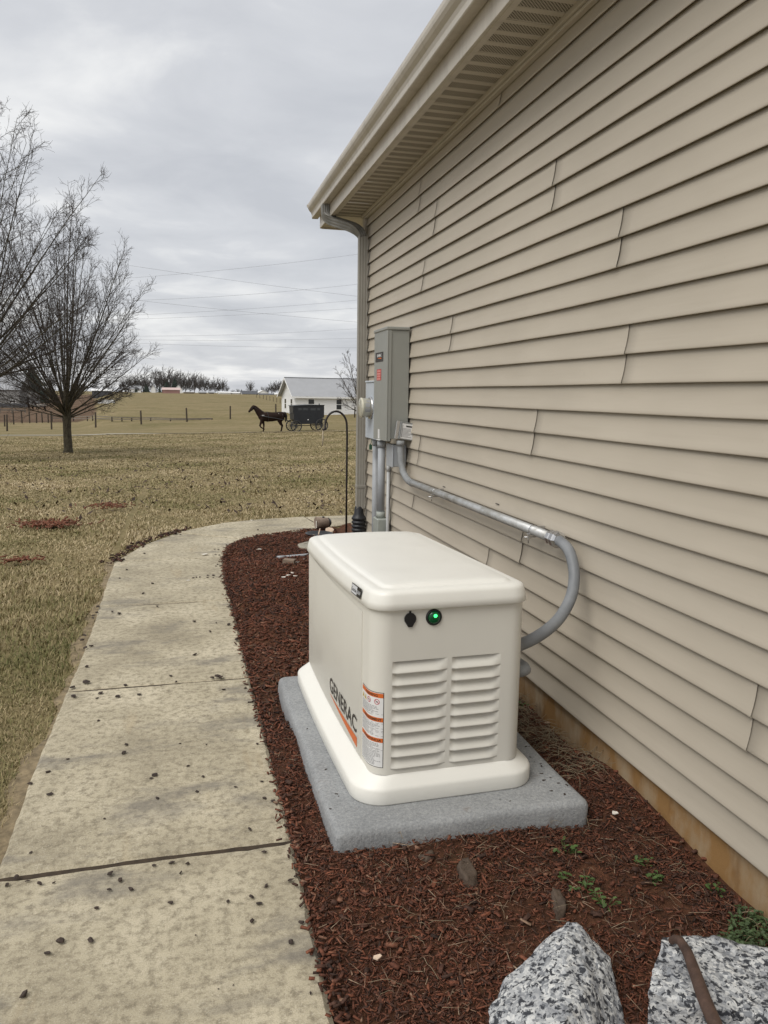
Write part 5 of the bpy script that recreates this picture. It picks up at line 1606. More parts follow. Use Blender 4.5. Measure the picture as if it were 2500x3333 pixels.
# conifers
def conifer_mesh(seed, wide):
    rs = random.Random(seed); cm = MB(); tm = MB(); tm.tube([(0, 0, -.03), (0, 0, .9)], [.02, .004], 6)
    for i in range(900):
        h = rs.random()**.8*.95+.04; r_ = wide*(1-h)**.8*rs.uniform(.55, 1.05)+.01; a = rs.uniform(0, 6.3); s = rs.uniform(.02, .05)*(1.2-h)
        p = Vector((r_*math.cos(a), r_*math.sin(a), h)); o_ = Vector((math.cos(a), math.sin(a), -.35))*s*1.6; sd = Vector((-math.sin(a), math.cos(a), 0))*s
        cm.add([p-sd-o_*.4, p+sd-o_*.4, p+o_, p+Vector((0, 0, s*.8))], [(0, 2, 3), (1, 3, 2), (0, 1, 3)])
    cm.lathe([(wide*.82, .06), (wide*.6, .3), (wide*.36, .6), (.01, .93)], (0, 0, 0), (0, 0, 1), 9, smooth=False)
    return tm.mesh('trunk', M_BARK, recalc=False), cm.mesh('crown', M_CONI, recalc=False)
CM = [conifer_mesh(1, .33), conifer_mesh(2, .45)]
def conifer(px, top, base, Y, v, label):
    b = ony(px, base, Y); t_ = ony(px, top, Y); z = terr(b.x, b.y); h = t_.z-z
    o = thing('evergreen_tree', label, 'tree', (b.x, b.y, z), 0, None); o.scale = (h, h, h)
    for nm, me in zip(('trunk', 'crown'), CM[v]):
        c = bpy.data.objects.new(nm, me); col.objects.link(c); c.parent = o
for x, tp, Y, v, lab in [(230, 208, 345, 1, 'wide dark evergreen in front of the far wood left end'), (430, 185, 350, 1, 'tallest dark evergreen behind the red barn'), (480, 252, 300, 0, 'small dark evergreen in front of the red barn'), (362, 243, 330, 0, 'small evergreen left of the red barn'), (512, 150, 360, 0, 'slim evergreen above the white arched barn'), (1166, 262, 345, 0, 'dark evergreen left of the dark roofed long barn'), (1112, 290, 320, 1, 'low dark evergreen in front of the white long building'), (1318, 262, 350, 0, 'small evergreen behind the white gabled far house'), (130, 240, 330, 0, 'small evergreen left of the wide one on the horizon')]:
    px, py = Z5(x, tp); conifer(px, py, 1279, Y, v, lab)
conifer(108, 1178, 1300, 250, 1, 'large dark evergreen right of the grey barn behind the lawn tree')

# ================================================================== far buildings
def gable_house(name, label, p, w, d, hw, hr, mw, mr, rotz=0, wins=(), over=.25, ridge='x', cat='building', group=None):
    # p: middle of the front foot; w along the front, d depth, eave height hw, ridge height hr
    t = thing(name, label, cat, p, rotz, group)
    mb = MB()
    if ridge == 'x':
        mb.box(-w/2, w/2, 0, d, -.6, hw); mb.prism([(-w/2, 0, hw), (-w/2, d, hw), (-w/2, d/2, hr)], (w, 0, 0))
        mb.build('wall', mw, t)
        mb = MB(); k = (hr-hw)/(d/2); o = over
        for s in (0, 1):
            ya, yb = (-o, d/2) if s == 0 else (d+o, d/2); za = hw-k*o
            mb.prism([(-w/2-o, ya, za), (-w/2-o, yb, hr), (-w/2-o, yb, hr+.10), (-w/2-o, ya, za+.10)], (w+2*o, 0, 0))
        mb.build('roof', mr, t)
    else:
        mb.box(-w/2, w/2, 0, d, -.6, hw); mb.prism([(-w/2, 0, hw), (w/2, 0, hw), (0, 0, hr)], (0, d, 0)); mb.build('wall', mw, t)
        mb = MB(); k = (hr-hw)/(w/2); o = over
        for s in (-1, 1): mb.prism([(s*(w/2+o), -o, hw-k*o), (0, -o, hr), (0, -o, hr+.10), (s*(w/2+o), -o, hw-k*o+.10)], (0, d+2*o, 0))
        mb.build('roof', mr, t)
    for (x0, x1, z0, z1, kind) in wins:
        mb = MB(); mb.box(x0-.06, x1+.06, -.05, .03, z0-.06, z1+.06); wi = mb.build('window', M_WHITE, t)
        if kind == 2:
            zm = (z0+z1)/2
            for a, b in ((z0, zm-.03), (zm+.03, z1)):
                mb = MB(); mb.box(x0, x1, -.062, -.051, a, b); mb.build('pane', M_GLASSD, wi)
        elif kind == 4:
            xm = (x0+x1)/2
            for a, b in ((x0, xm-.04), (xm+.04, x1)):
                mb = MB(); mb.box(a, b, -.062, -.051, z0, z1); mb.build('pane', M_GLASSD, wi)
        else:
            mb = MB(); mb.box(x0, x1, -.062, -.051, z0, z1); mb.build('pane', M_GLASSD, wi)
    return t
# white building beyond the lane
c0 = ground(963, 1352.5); D_ = c0.y; s_ = (c0-CO).dot(CF)/FPX      # metres per photo pixel there
eave = (1352.5-1287)*s_
wb = thing('white_building', 'long white sided building with grey metal roof behind the buggy', 'building', c0, R(6))
wL, wd = 14.0, 7.6; hr = eave+2.15
mb = MB(); mb.box(0, wL, 0, wd, -.6, eave); mb.prism([(0, 0, eave), (0, wd, eave), (0, wd/2, hr)], (wL, 0, 0)); wall = mb.build('wall', M_WHITE, wb)
M_WLAP = simple('white_clapboard', (.78, .78, .77), .6, var=.02)
z = .12; mb = MB()
while z < eave-.1:
    mb.prism([(0, -.004, z), (0, -.030, z), (0, -.004, z+.15)], (wL, 0, 0)); mb.prism([(-.004, 0, z), (-.030, 0, z), (-.004, 0, z+.15)], (0, wd, 0)); z += .155
while z < hr-.5:
    f_ = (z-eave)/(hr-eave)*wd/2+.2
    mb.prism([(-.004, f_, z), (-.030, f_, z), (-.004, f_, z+.15)], (0, wd-2*f_, 0)); z += .155
o = mb.build('clapboards', M_WLAP, wb); o['kind'] = 'stuff'
k = (hr-eave)/(wd/2); mb = MB()
for s, (ya, yb) in enumerate([(-.35, wd/2), (wd+.35, wd/2)]):
    za = eave-k*.35
    mb.prism([(-.55, ya, za), (-.55, yb, hr), (-.55, yb, hr+.07), (-.55, ya, za+.07)], (wL+1.1, 0, 0))
mb.build('roof', M_ROOFG, wb)
mb = MB(); mb.box(-.55, wL+.55, -.375, -.352, eave-k*.35-.16, eave-k*.35+.05); mb.build('fascia', M_WHITE, wb)
mb = MB()
for ya, yb in ((-.35, wd/2), (wd+.35, wd/2)): mb.prism([(-.555, ya, eave-k*.35-.16), (-.555, yb, hr-.16), (-.555, yb, hr+.05), (-.555, ya, eave-k*.35+.05)], (-.03, 0, 0))
mb.build('barge_board', M_WHITE, wb)
mb = MB(); mb.box(-.56, wL+.56, wd/2-.12, wd/2+.12, hr+.03, hr+.10); mb.build('ridge_cap', M_ROOFD, wb)
def bwin(xa, xb, za, zb, side):
    if side == 'f':
        mb = MB(); mb.box(xa-.07, xb+.07, -.06, -.001, za-.07, zb+.07); w = mb.build('window', M_WHITE, wb); zm = (za+zb)/2
        for a, b in ((za, zm-.035), (zm+.035, zb)): mb = MB(); mb.box(xa, xb, -.075, -.061, a, b); mb.build('pane', M_GLASSD, w)
    else:
        mb = MB(); mb.box(-.06, -.001, xa-.07, xb+.07, za-.07, zb+.07); w = mb.build('window', M_WHITE, wb); zm = (za+zb)/2
        for a, b in ((za, zm-.035), (zm+.035, zb)): mb = MB(); mb.box(-.075, -.061, xa, xb, a, b); mb.build('pane', M_GLASSD, w)
for a, b in ((1005, 1024), (1100.5, 1117.5)):
    bwin((a-963)*s_, (b-963)*s_, (1352.5-1331.5)*s_, (1352.5-1300)*s_, 'f')
for yy_ in (1.6, 4.9): bwin(yy_, yy_+.8, (1352.5-1331.5)*s_, (1352.5-1300)*s_, 's')
# row on the horizon
def far_b(x0, x1, top, base, Y, label, mw, mr, eave_f, kind='x', d=9, name='farm_building', wins=()):
    (pa, _), (pb_, _) = Z5(x0, 0), Z5(x1, 0); pt_, pbm = 1180+top/3.016, 1180+base/3.016
    a = ony(pa, pbm, Y); b = ony(pb_, pbm, Y); t_ = ony((pa+pb_)/2, pt_, Y); m_ = (a+b)/2; w = (b-a).length
    z = terr(m_.x, m_.y); zb = min(z, m_.z); H_ = t_.z-zb
    gable_house(name, label, (m_.x, m_.y, zb), w, d, H_*eave_f, H_, mw, mr, 0, wins, .2, kind)
far_b(45, 178, 228, 290, 340, 'grey roofed far house at the left end of the horizon', M_WHITE, M_ROOFG, .5, wins=[(-3, -2, .8, 1.8, 1), (1, 2, .8, 1.8, 1)])
far_b(275, 320, 226, 285, 345, 'small white gabled far house between two evergreens', M_WHITE, M_ROOFG, .55, 'y')
far_b(388, 560, 248, 298, 290, 'low red barn with pale pink roof on the horizon', M_PINK, M_PINKR, .62, d=8)
far_b(505, 585, 220, 290, 330, 'white arched far barn behind the red barn', M_WHITE, M_ROOFG, .45, 'y')
far_b(600, 700, 290, 305, 300, 'brown roofed low far shed right of the red barn', M_RAIL, M_RAIL, .6)
far_b(750, 820, 284, 312, 290, 'grey low far shed, left one of a pair', M_RAIL, M_ROOFG, .6)
far_b(850, 895, 284, 312, 290, 'grey low far shed, right one of a pair', M_RAIL, M_ROOFG, .6)
far_b(945, 1062, 287, 318, 290, 'long white low building on the horizon', M_WHITE, M_WHITE, .7)
far_b(1066, 1150, 291, 318, 292, 'white low building right of the long white one', M_WHITE, M_WHITE, .7)
far_b(1172, 1325, 279, 320, 285, 'long far barn with dark roof on the horizon', M_WHITE, M_ROOFD, .25)
far_b(1325, 1428, 274, 320, 300, 'white gabled far house right of the dark roofed barn', M_WHITE, M_WHITE, .45, 'y')
far_b(1345, 1500, 306, 326, 275, 'low dark roofed shed in front of the white gabled far house', M_WHITE, M_ROOFD, .4)
far_b(1500, 1520, 300, 328, 272, 'tiny white shed at the right end of the horizon', M_WHITE, M_WHITE, .6)
# grey barn at the left
Yb = 232
a = ony(-60, 1319, Yb); b = ony(66, 1319, Yb); s_b = (b-CO).dot(CF)/FPX; zb = terr(b.x, b.y); dz_ = b.z
gb = gable_house('grey_barn', 'grey barn with a small white framed window at the left edge', ((a.x+b.x)/2, Yb, b.z), (b-a).length, 14, (1319-1268)*s_b, (1319-1224)*s_b, M_BARNG, M_ROOFG, R(-3), [((38.5-3)*s_b-13*s_b*0, 0, 0, 0, 9)][:0], .4)
wcx = ((31+46)/2-(-60+66)/2)*s_b
mb = MB(); mb.box(wcx-.95, wcx+.95, -.06, -.001, (1319-1312)*s_b, (1319-1301)*s_b); w = mb.build('window', M_WHITE, gb)
for a_, b_ in ((wcx-.72, wcx-.10), (wcx+.10, wcx+.72)): mb = MB(); mb.box(a_, b_, -.08, -.061, (1319-1310)*s_b, (1319-1303)*s_b); mb.build('pane', M_GLASSD, w)
hw_ = (b-a).length/2
mb = MB(); mb.box(hw_, hw_+2.6, 2, 12, -.6, (1319-1276)*s_b); mb.build('side_wing', M_BARNG, gb)
mb = MB(); mb.box(hw_+1.3, hw_+1.9, 1.9, 1.99, .0, (1319-1296)*s_b); mb.build('door', M_GLASSD, gb)
mb = MB(); mb.box(-hw_, hw_+2.6, -.12, -.002, -.4, .45); mb.build('skirting', M_ROOFD, gb)
gable_house('yard_shed', 'small grey shed in the brown yard behind the lawn tree', ground(331, 1290), 5.2, 4, 1.6, 2.1, M_ROOFD, M_WHITE, 0)
p_ = ground(346, 1313); mb = MB(); mb.prism([(p_.x-1.3, p_.y-1, p_.z), (p_.x+1.2, p_.y-1, p_.z), (p_.x+1.3, p_.y+1.2, p_.z), (p_.x-.9, p_.y+1.2, p_.z)], (.1, 0, .6)); o = mb.build('white_tarp', M_WHITE, None, tuple(p_)); tag(o, 'white covered heap in the brown yard', 'tarp heap')

# ================================================================== fences
def post(px, top, base, label, grp):
    g = ground(px, base); s = (g-CO).dot(CF)/FPX; h = (base-top)*s
    mb = MB(); w = .085 if base > 1340 else .05; r = random.Random(int(px))
    lx, ly = r.uniform(-.05, .05), r.uniform(-.05, .05)
    mb.rings([[(g.x+w*math.cos(2*PI*k/8)*q+lx*f, g.y+w*math.sin(2*PI*k/8)*q+ly*f, g.z+h*f) for k in range(8)] for f, q in ((-.1, 1.05), (0, 1.05), (.55, 1.0), (.97, .97), (1.0, .8))], 0, True)
    o = mb.build('fence_post', M_POST, None, tuple(g)); tag(o, label, 'fence post', grp)
    return g, h
tops = []
A2 = lambda x, y: (x/2.765, 1000+y/2.765)
main = [(65, 965, 1115), (465, 935, 1100), (862, 945, 1083), (1272, 930, 1055)]
for (x, t_, b_), lab in zip(main, ['stout fence post near the left edge beyond the lane', 'fence post just left of the lawn tree trunk', 'fence post just right of the lawn tree trunk', 'fence post in the dry field, second right of the lawn tree']):
    (px, tp), (_, bs) = A2(x, t_), A2(x, b_); post(px, tp, bs, lab, 'wooden posts of the field fence')
Z3 = lambda x, y: (350+x/1.952, 1150+y/1.952)
for x, t_, b_, lab in [(505, 347, 436, 'fence post in the middle of the field edge'), (780, 335, 418, 'fence post left of the horse'), (1070, 322, 408, 'fence post behind the harnessed horse'), (1570, 340, 408, 'fence post at the right end of the white building')]:
    (px, tp), (_, bs) = Z3(x, t_), Z3(x, b_); post(px, tp, bs, lab, 'wooden posts of the field fence')
for i, (x, t_, b_) in enumerate([(43, 968, 1073), (125, 935, 1055), (200, 930, 1045), (268, 930, 1043), (330, 950, 1043), (382, 950, 1040), (435, 965, 1040)]):
    (px, tp), (_, bs) = A2(x, t_), A2(x, b_); post(px, tp, bs, 'paddock fence post beyond the lane, %s from the left edge' % ORD[i], 'posts of the left paddock')
# post and rail fence of the paddock behind the lawn tree
rf = thing('rail_fence', 'low grey post and rail fence behind the lawn tree', 'fence', ground(300, 1368))
ro = rf.location.copy()
pl_ = [(170, 1352, 1372), (205, 1352, 1371), (240, 1354, 1371), (285, 1354, 1371), (302, 1352, 1370), (365, 1356, 1372), (397, 1357, 1372), (429, 1358, 1371), (458, 1359, 1370), (491, 1358, 1370), (555, 1361, 1371), (610, 1362, 1369), (652, 1362, 1367), (690, 1361, 1366)]
prev = None
for px, tp, bs in pl_:
    g = ground(px, bs); h = (bs-tp)*(g-CO).dot(CF)/FPX
    mb = MB(); mb.box(g.x-.07, g.x+.07, g.y-.07, g.y+.07, g.z-.1, g.z+h); mb.build('post', M_POST, rf, tuple(ro))
    if prev:
        for f in (.9, .5):
            a, b = prev[0]+Vector((0, -.08, prev[1]*f)), g+Vector((0, -.08, h*f))
            mb = MB(); mb.add([a+Vector((0, 0, -.05)), b+Vector((0, 0, -.05)), b+Vector((0, 0, .05)), a+Vector((0, 0, .05)), a+Vector((0, -.04, -.05)), b+Vector((0, -.04, -.05)), b+Vector((0, -.04, .05)), a+Vector((0, -.04, .05))], [(0, 1, 2, 3), (7, 6, 5, 4), (0, 4, 5, 1), (3, 2, 6, 7), (0, 3, 7, 4), (1, 5, 6, 2)])
            mb.build('rail', M_RAIL, rf, tuple(ro))
    prev = (g, h)
# yard rails by the grey barn
yf = thing('rail_fence', 'grey board fence in front of the grey barn', 'fence', ground(40, 1342)); yo = yf.location.copy(); prev = None
for px, tp, bs in [(-40, 1324, 1344), (0, 1324, 1344), (40, 1325, 1344), (82, 1326, 1344)]:
    g = ground(px, bs); h = (bs-tp)*(g-CO).dot(CF)/FPX
    mb = MB(); mb.box(g.x-.1, g.x+.1, g.y-.1, g.y+.1, g.z-.1, g.z+h); mb.build('post', M_RAIL, yf, tuple(yo))
    if prev:
        for f in (.9, .5):
            a, b = prev[0]+Vector((0, -.11, prev[1]*f)), g+Vector((0, -.11, h*f))
            mb = MB(); mb.add([a+Vector((0, 0, -.12)), b+Vector((0, 0, -.12)), b+Vector((0, 0, .12)), a+Vector((0, 0, .12)), a+Vector((0, -.05, -.12)), b+Vector((0, -.05, -.12)), b+Vector((0, -.05, .12)), a+Vector((0, -.05, .12))], [(0, 1, 2, 3), (7, 6, 5, 4), (0, 4, 5, 1), (3, 2, 6, 7), (0, 3, 7, 4), (1, 5, 6, 2)])
            mb.build('rail', M_RAIL, yf, tuple(yo))
    prev = (g, h)
# thin posts on the crest by the white building and on the field's left edge
for i in range(9):
    px = 835+i*11; bs = 1294+i*2.6; post(px, bs-13-i*.4, bs, 'thin fence post on the crest, %s in the row toward the white building' % ORD[i], 'thin posts left of the white building')
for i in range(7):
    px = 372+i*9; bs = 1286-i*1.2; post(px, bs-10, bs, 'thin post at the left rim of the far field, %s from the left' % ORD[i], 'thin posts at the left rim of the field')

# ================================================================== power lines
wires = [((430, 904), (600, 891), (1080, 838), (1163, 828), 150), ((362, 855), (600, 890), (1080, 955), (1163, 964), 140), ((423, 978), (600, 972), (1080, 933), (1163, 926), 150), ((398, 972), (600, 994), (1080, 1042), (1163, 1048), 140),
         ((448, 1025), (600, 1018), (1080, 984), (1163, 977), 160), ((456, 1038), (600, 1033), (1080, 1008), (1163, 1003), 160), ((416, 1094), (600, 1093), (1080, 1075), (1163, 1070), 165), ((412, 1105), (600, 1107.6), (1080, 1103), (1163, 1101), 165), ((474, 1118), (600, 1123), (1080, 1131.5), (1163, 1132), 165)]
names = ['topmost wire rising to the right', 'upper wire falling to the right', 'second wire rising to the right', 'lower wire falling to the right', 'third wire rising to the right, upper of a close pair', 'fourth wire rising to the right, lower of a close pair', 'upper of the three lowest wires', 'middle of the three lowest wires', 'lowest wire of all']
for (w, nm) in zip(wires, names):
    xs_ = [p[0] for p in w[:4]]; ys_ = [p[1] for p in w[:4]]
    cf = np.polyfit(xs_, ys_, 2); Yw = w[4]
    pts = [ony(px, float(np.polyval(cf, px)), Yw) for px in np.linspace(-150, 1900, 30)]
    mb = MB(); mb.tube(pts, .017, 4, cap=False)
    o = mb.build('power_line', M_WIRE, None, tuple(pts[0])); tag(o, nm+' against the sky', 'power line', 'overhead power lines')

# ================================================================== horse and buggy
hg = ground(858, 1405.5)
KH = (hg-CO).dot(CF)/FPX/4.1475                # metres per pixel of the enlarged view
HROT = R(8)
def horse_mesh():
    h = lambda x, y, off=0.0: Vector(((x-440)*.00578, off, (850-y)*.00578))
    mb = MB()
    def chain(pts, n=12):
        # list of (x, y, half height, half width, lateral)
        rr = []
        V = [h(a[0], a[1], a[4] if len(a) > 4 else 0) for a in pts]
        for i, a in enumerate(pts):
            t = (V[min(i+1, len(V)-1)]-V[max(i-1, 0)]).normalized(); sd = Vector((0, 1, 0)); u = t.cross(sd).normalized()
            rr.append([V[i]+u*math.cos(2*PI*k/n)*a[2]+sd*math.sin(2*PI*k/n)*a[3] for k in range(n)])
        mb.rings(rr, 0, True)
    # trunk: chest to croup
    chain([(372, 640, .10, .10), (390, 645, .25, .18), (425, 645, .34, .25), (480, 650, .37, .30), (550, 650, .36, .32), (620, 645, .33, .31), (670, 635, .33, .29), (705, 630, .29, .25), (735, 632, .18, .16), (748, 636, .06, .06)], 16)
    # neck and head
    chain([(430, 640, .30, .20), (395, 605, .29, .17), (365, 570, .235, .14), (340, 540, .185, .115), (322, 520, .15, .10), (308, 512, .11, .08)])
    chain([(325, 512, .11, .09), (303, 522, .15, .10), (285, 540, .14, .09), (265, 560, .10, .075), (248, 578, .085, .07), (238, 588, .06, .055)])
    for s in (-1, 1): chain([(312, 512, .035, .025, s*.05), (302, 498, .028, .018, s*.06), (296, 486, .005, .005, s*.06)], 8)
    # front legs: one planted, one lifted and folded
    chain([(425, 670, .17, .12, .12), (440, 720, .11, .08, .12), (450, 760, .074, .064, .12), (448, 800, .052, .048, .12), (444, 832, .055, .05, .12), (438, 846, .055, .05, .12), (432, 851, .055, .05, .12)])
    chain([(420, 670, .17, .12, -.12), (405, 720, .11, .08, -.12), (386, 765, .074, .064, -.12), (396, 785, .058, .052, -.12), (425, 802, .052, .048, -.12), (442, 812, .05, .045, -.12), (447, 822, .052, .048, -.12)])
    # hind legs: stifle, hock, fetlock
    chain([(690, 650, .26, .17, .13), (670, 710, .19, .12, .13), (690, 745, .095, .075, .13), (708, 765, .076, .064, .13), (700, 805, .055, .05, .13), (694, 832, .056, .05, .13), (684, 850, .055, .05, .13)])
    chain([(695, 650, .26, .17, -.13), (655, 705, .18, .12, -.13), (668, 745, .09, .075, -.13), (690, 768, .074, .064, -.13), (683, 805, .055, .05, -.13), (678, 832, .056, .05, -.13), (668, 850, .055, .05, -.13)])
    return mb.mesh('horse_body', M_HORSE)
HM = horse_mesh()
def horse(loc, rotz, label, scale=1.0):
    t = thing('horse', label, 'horse', loc, rotz); t.scale = (scale,)*3
    o = bpy.data.objects.new('body', HM); col.objects.link(o); o.parent = t
    m_ = o.modifiers.new('weld', 'REMESH'); m_.mode = 'VOXEL'; m_.voxel_size = .028
    m2 = o.modifiers.new('soft', 'SMOOTH'); m2.factor = .5; m2.iterations = 2
    return t
h = lambda x, y, off=0.0: Vector(((x-440)*.00578, off, (850-y)*.00578))
hs = horse(hg, HROT, 'dark bay horse in harness trotting left along the lane', KH/.00578)
mb = MB(); mb.tube([h(720, 590), h(742, 598), h(755, 640), h(752, 690), h(745, 720)], [.07, .09, .10, .08, .02], 8); mb.build('tail', M_MANE, hs)
mb = MB()
pts_ = [(310, 500), (335, 508), (360, 525), (385, 548), (410, 560), (440, 575)]
for i in range(len(pts_)-1):
    a, b = pts_[i], pts_[i+1]
    for s in (-.07, .07): mb.add([h(*a, s*.4), h(*b, s*.4), h(b[0]+6, b[1]+34, s*2.0), h(a[0]+6, a[1]+30, s*1.7)], [(0, 1, 2, 3)], 0, True)
mb.build('mane', M_MANE, hs, recalc=False)
def ell(x0, y0, x1, y1, ry, n=18):
    c = h((x0+x1)/2, (y0+y1)/2); d = h(x1, y1)-h(x0, y0)
    return [c+d*.5*math.cos(2*PI*k/n)+Vector((0, ry, 0))*math.sin(2*PI*k/n) for k in range(n+1)]
def strapm(nm, paths, r=.018, mat=M_STRAPL):
    for p in paths: mb = MB(); mb.tube(p, r, 5, cap=False); mb.build(nm, mat, hs)
strapm('harness_strap', [ell(488, 582, 500, 716, .345), [h(385, 628, -.20), h(430, 640, -.30), h(500, 655, -.345), h(600, 670, -.35), h(700, 688, -.32), h(780, 700, -.36)], [h(385, 628, .20), h(430, 640, .30), h(500, 655, .345), h(600, 670, .35), h(700, 688, .32), h(780, 700, .36)], [h(490, 590), h(600, 592), h(690, 592)], ell(690, 590, 706, 700, .30)], .02)
strapm('bridle', [ell(280, 520, 275, 556, .09, 12), [h(305, 512, -.10), h(275, 560, -.09)]], .014)
strapm('rein', [[h(275, 570, -.1), h(420, 575, -.12), h(560, 590, -.12), h(700, 588, -.15), h(830, 600, -.2)], [h(275, 570, .1), h(420, 575, .12), h(560, 590, .12), h(700, 588, .15), h(830, 600, .2)]], .010)
strapm('white_buckle', [[h(634, 602, -.33), h(638, 606, -.335)], [h(412, 622, -.30), h(412, 636, -.31)], [h(432, 622, -.31), h(432, 636, -.32)]], .022, M_WHITE)
# buggy: everything in the same side-view frame, nose toward the horse
bg_ = thing('buggy', 'black closed horse buggy with spoked wheels on the lane', 'buggy', hg, HROT); bg_.scale = hs.scale
W2 = .62
body_side = [(826, 500), (1262, 488), (1262, 652), (1242, 656), (1240, 738), (888, 744), (880, 692), (838, 684)]
mb = MB(); P3 = [h(x, y, -W2) for x, y in body_side]; mb.prism(P3, (0, 2*W2, 0)); bb = mb.build('body', M_BUGGY, bg_)
mb = MB(); mb.prism([h(818, 502, -W2-.05), h(1268, 489, -W2-.05), h(1268, 482, -W2-.05), h(1050, 479, -W2-.05), h(818, 494, -W2-.05)], (0, 2*W2+.1, 0)); mb.build('roof', M_BUGGY, bg_)
mb = MB(); mb.box(h(1220, 0).x, h(1230, 0).x, -.05, .05, h(0, 490).z, h(0, 465).z); mb.build('vent_pipe', M_BUGGY, bg_)
M_DIM = simple('dim_buggy_glass', (.05, .056, .062), .2, var=.2)
for x0, x1 in ((892, 945), (960, 1030), (1068, 1140), (1165, 1205)):
    mb = MB(); mb.add([h(x0, 556, -W2-.006), h(x1, 556, -W2-.006), h(x1, 526, -W2-.006), h(x0, 526, -W2-.006)], [(0, 1, 2, 3)]); mb.build('window', M_DIM, bg_)
mb = MB(); a, b, c, d = h(826.2, 512, -.50), h(826.2, 512, .50), h(829.5, 590, .50), h(829.5, 590, -.50); o_ = Vector((-.012, 0, 0)); mb.add([a+o_, b+o_, c+o_, d+o_], [(0, 1, 2, 3)]); mb.build('windscreen', M_DIM, bg_)
mb = MB(); mb.lathe([(.045, 0), (.045, .03), (.02, .04)], h(1033, 684, -W2), (0, -1, 0), 12); mb.build('lamp', M_WHITE, bg_)
def wheel(cx, cy, r, off):
    c = h(cx, cy, off); R_ = r*.00578
    mb = MB(); n = 32; rr = []
    for k in range(n):
        a = 2*PI*k/n; d = Vector((math.cos(a), 0, math.sin(a))); rr.append([c+d*(R_-.015)+Vector((0, .02, 0)), c+d*(R_-.015)-Vector((0, .02, 0)), c+d*(R_-.080)-Vector((0, .02, 0)), c+d*(R_-.080)+Vector((0, .02, 0))])
    mb.rings(rr, 0, True, closed=True); w = mb.build('wheel', M_BUGGYW, bg_)
    mb = MB(); rr = []
    for k in range(n):
        a = 2*PI*k/n; d = Vector((math.cos(a), 0, math.sin(a))); rr.append([c+d*R_+Vector((0, .022, 0)), c+d*R_-Vector((0, .022, 0)), c+d*(R_-.0148)-Vector((0, .022, 0)), c+d*(R_-.0148)+Vector((0, .022, 0))])
    mb.rings(rr, 0, True, closed=True); mb.build('tyre', M_STRAPL, w)
    for k in range(14):
        a = 2*PI*k/14; d = Vector((math.cos(a), 0, math.sin(a))); mb = MB(); mb.tube([c+d*.05, c+d*(R_-.06)], [.02, .016], 5); mb.build('spoke', M_BUGGYW, w)
    mb = MB(); mb.tube([c+Vector((0, .09, 0)), c-Vector((0, .09, 0))], .065, 10); mb.build('hub', M_BUGGYW, w)
for off in (-.70, .70):
    wheel(862, 770, 80, off); wheel(1222, 757, 92, off)
for cx, cy in ((862, 770), (1222, 757)): mb = MB(); mb.tube([h(cx, cy, -.66), h(cx, cy, .66)], .03, 8); mb.build('axle', M_BUGGYW, bg_)
mb = MB(); mb.tube([h(862, 765), h(1040, 768), h(1222, 752)], .03, 8); mb.build('reach', M_BUGGYW, bg_)
for s in (-.36, .36): mb = MB(); mb.tube([h(862, 735, s), h(780, 700, s), h(600, 668, s), h(430, 640, s*.95)], .022, 6); mb.build('shaft', M_BUGGYW, bg_)
for (cx, cy) in ((862, 755), (1222, 742)): mb = MB(); mb.tube([h(cx, cy, -.5), h(cx, cy-14, 0), h(cx, cy, .5)], .03, 6); mb.build('spring', M_BUGGYW, bg_)
# two blanketed horses by the barn
for px, lab, rz in ((96, 'distant horse in a grey blanket beside the barn, the left one', R(70)), (124, 'distant horse in a grey blanket standing sideways by the barn', R(4))):
    g = ground(px, 1338); t = horse(g, rz, lab, 1.0)
    mb = MB(); rr = []
    for x, zz_, hh, ww in ((400, 640, .36, .27), (480, 648, .40, .33), (600, 645, .38, .34), (700, 632, .33, .29), (742, 636, .22, .2)):
        c = h(x, zz_); rr.append([c+Vector((0, math.sin(a)*ww, math.cos(a)*hh)) for a in [R(-125+250*k/12) for k in range(13)]])
    vs = [p for r_ in rr for p in r_]; mb.add(vs, [(i*13+k, i*13+k+1, i*13+14+k, i*13+13+k) for i in range(4) for k in range(12)], 0, True)
    mb.build('blanket', M_BLANKET, t, recalc=False)
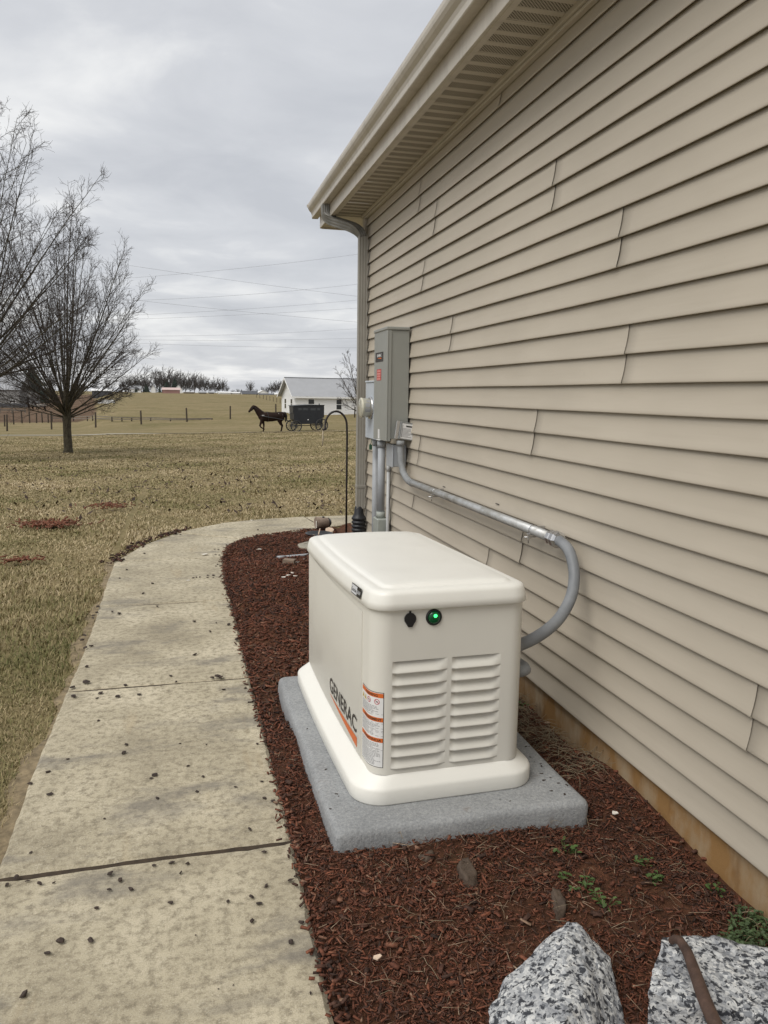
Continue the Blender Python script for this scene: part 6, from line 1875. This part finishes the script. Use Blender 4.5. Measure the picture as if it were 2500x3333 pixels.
# ================================================================== grass blades and fallen leaves
def blades(n, seed):
    r = np.random.default_rng(seed)
    # more blades near, fewer far: draw depth with density falling off
    y = 1.3+ (60-1.3)*r.uniform(0, 1, n)**2.6
    u = r.uniform(-.48, .40, n); x = u*np.maximum(y, 3.2)
    far = y > 9
    k = (~in_poly_np(x, y, [(a+.004, b) for a, b in WALK_R]+[(a+.035, b) for a, b in WALK_L[::-1]]))
    lim = np.interp(y, [p[1] for p in WALK_L], [p[0] for p in WALK_L])
    yl = np.interp(x, [-.588, -.424, -.10, .37, .80, 1.21, 2.4, 6], [6.5, 7.19, 7.86, 8.35, 8.54, 8.63, 8.70, 8.72])
    lim = lim - np.clip(.042+.030*np.sin(y*3.1)+.022*np.sin(y*8.7+1)+.012*np.sin(y*23), -.02, .1)*.75+r.normal(0, .02, len(y))
    k &= ((x < lim) & (y < 6.6)) | ((y >= 6.6) & (y > yl) & (x > -.588)) | ((x <= -.64))
    # ragged edge
    x, y = x[k], y[k]; n = len(x)
    d = np.sqrt(x*x+y*y)
    patch = np.sin(x*1.9+y*.7)+np.sin(y*1.3-x*2.3+1)+np.sin(x*4.7+y*3.9)*.6+np.sin(x*.6-y*.9)
    patch2 = np.sin(x*9.1+y*5.3)+np.sin(y*11.7-x*7.1+2)+np.sin(x*3.1-y*4.9)
    tone = np.clip(.55-.085*patch-.05*patch2+r.normal(0, .15, n), 0, 1)
    h = r.uniform(.018, .045, n)*(1+.25*np.sin(x*3+y*2))*np.where(tone < .35, 1.15, 1.0)
    w = np.maximum(.0011, .00055*d)*r.uniform(.7, 1.4, n)
    h = h*np.interp(d, [0, 6, 10, 60], [1, 1, .8, .8])
    yaw = r.uniform(0, 2*PI, n)+.6*np.sin(x*2.2)+.6*np.sin(y*1.7); lean = r.uniform(.3, 1.5, n)
    z0 = np.array([terr(a, b) for a, b in zip(x, y)])-.004
    bare = np.zeros(n, bool)
    dx, dy = np.cos(yaw), np.sin(yaw); px_, py_ = -dy, dx
    v = np.zeros((n, 5, 3), np.float32)
    hx1 = np.sin(lean*.5)*h*.55; hz1 = np.cos(lean*.5)*h*.55
    hx2 = hx1+np.sin(lean)*h*.75; hz2 = hz1+np.cos(lean)*h*.5
    for i, (s, q, zz, ww) in enumerate([(-1, 0, 0, 1), (1, 0, 0, 1), (-1, hx1, hz1, .8), (1, hx1, hz1, .8), (0, hx2, hz2, 0)]):
        v[:, i, 0] = x+dx*q+px_*w*s*ww; v[:, i, 1] = y+dy*q+py_*w*s*ww; v[:, i, 2] = z0+zz
    f = np.array([[0, 1, 3], [0, 3, 2], [2, 3, 4]])
    ff = (f[None]+(np.arange(n)*5)[:, None, None]).reshape(-1)
    return v.reshape(-1, 3), ff, np.repeat(tone, 5)
v, f, t = blades(540000, 3)
o = bpy.data.objects.new('grass', raw_mesh('grass', v, f, 3, M_BLADE, t)); col.objects.link(o)
tag(o, 'dry tan and green winter grass of the lawn', 'grass', kind='stuff')
# fallen leaves on the lawn
r = np.random.default_rng(8); n = 4200
y = 8.9+24*r.uniform(0, 1, n)**1.15; x = r.uniform(-.33, .30, n)*y
dens = (np.exp(-((y-15)/7.0)**2)*.9+.08)*np.clip(.55+.5*np.sin(x*1.3+y*.9)*np.sin(y*1.9-x*.7), .1, 1); k = r.uniform(0, 1, n) < dens; x, y = x[k], y[k]
vs, fs, tn = [], [], []
for a, b in zip(x, y):
    s = r.uniform(.018, .042); yw = r.uniform(0, 6.3); cu = r.uniform(.2, .9); z = terr(a, b)+r.uniform(.012, .035); tl = r.normal(0, .5)
    base = len(vs)
    for (p, q, c) in [(-1, 0, .3), (0, -.6, .0), (0, 0, .12), (0, .6, .45), (1, 0, .5)]:
        X = s*p; Y = s*q; Z = s*c*cu*1.3+X*tl
        vs.append((a+X*math.cos(yw)-Y*math.sin(yw), b+X*math.sin(yw)+Y*math.cos(yw), z+Z))
    for tri in [(0, 1, 2), (1, 4, 2), (4, 3, 2), (3, 0, 2)]: fs += [base+i for i in tri]
o = bpy.data.objects.new('fallen_leaves', raw_mesh('fallen_leaves', vs, fs, 3, M_LEAFD)); col.objects.link(o)
tag(o, 'brown curled dead leaves scattered over the lawn', 'leaves', kind='stuff')
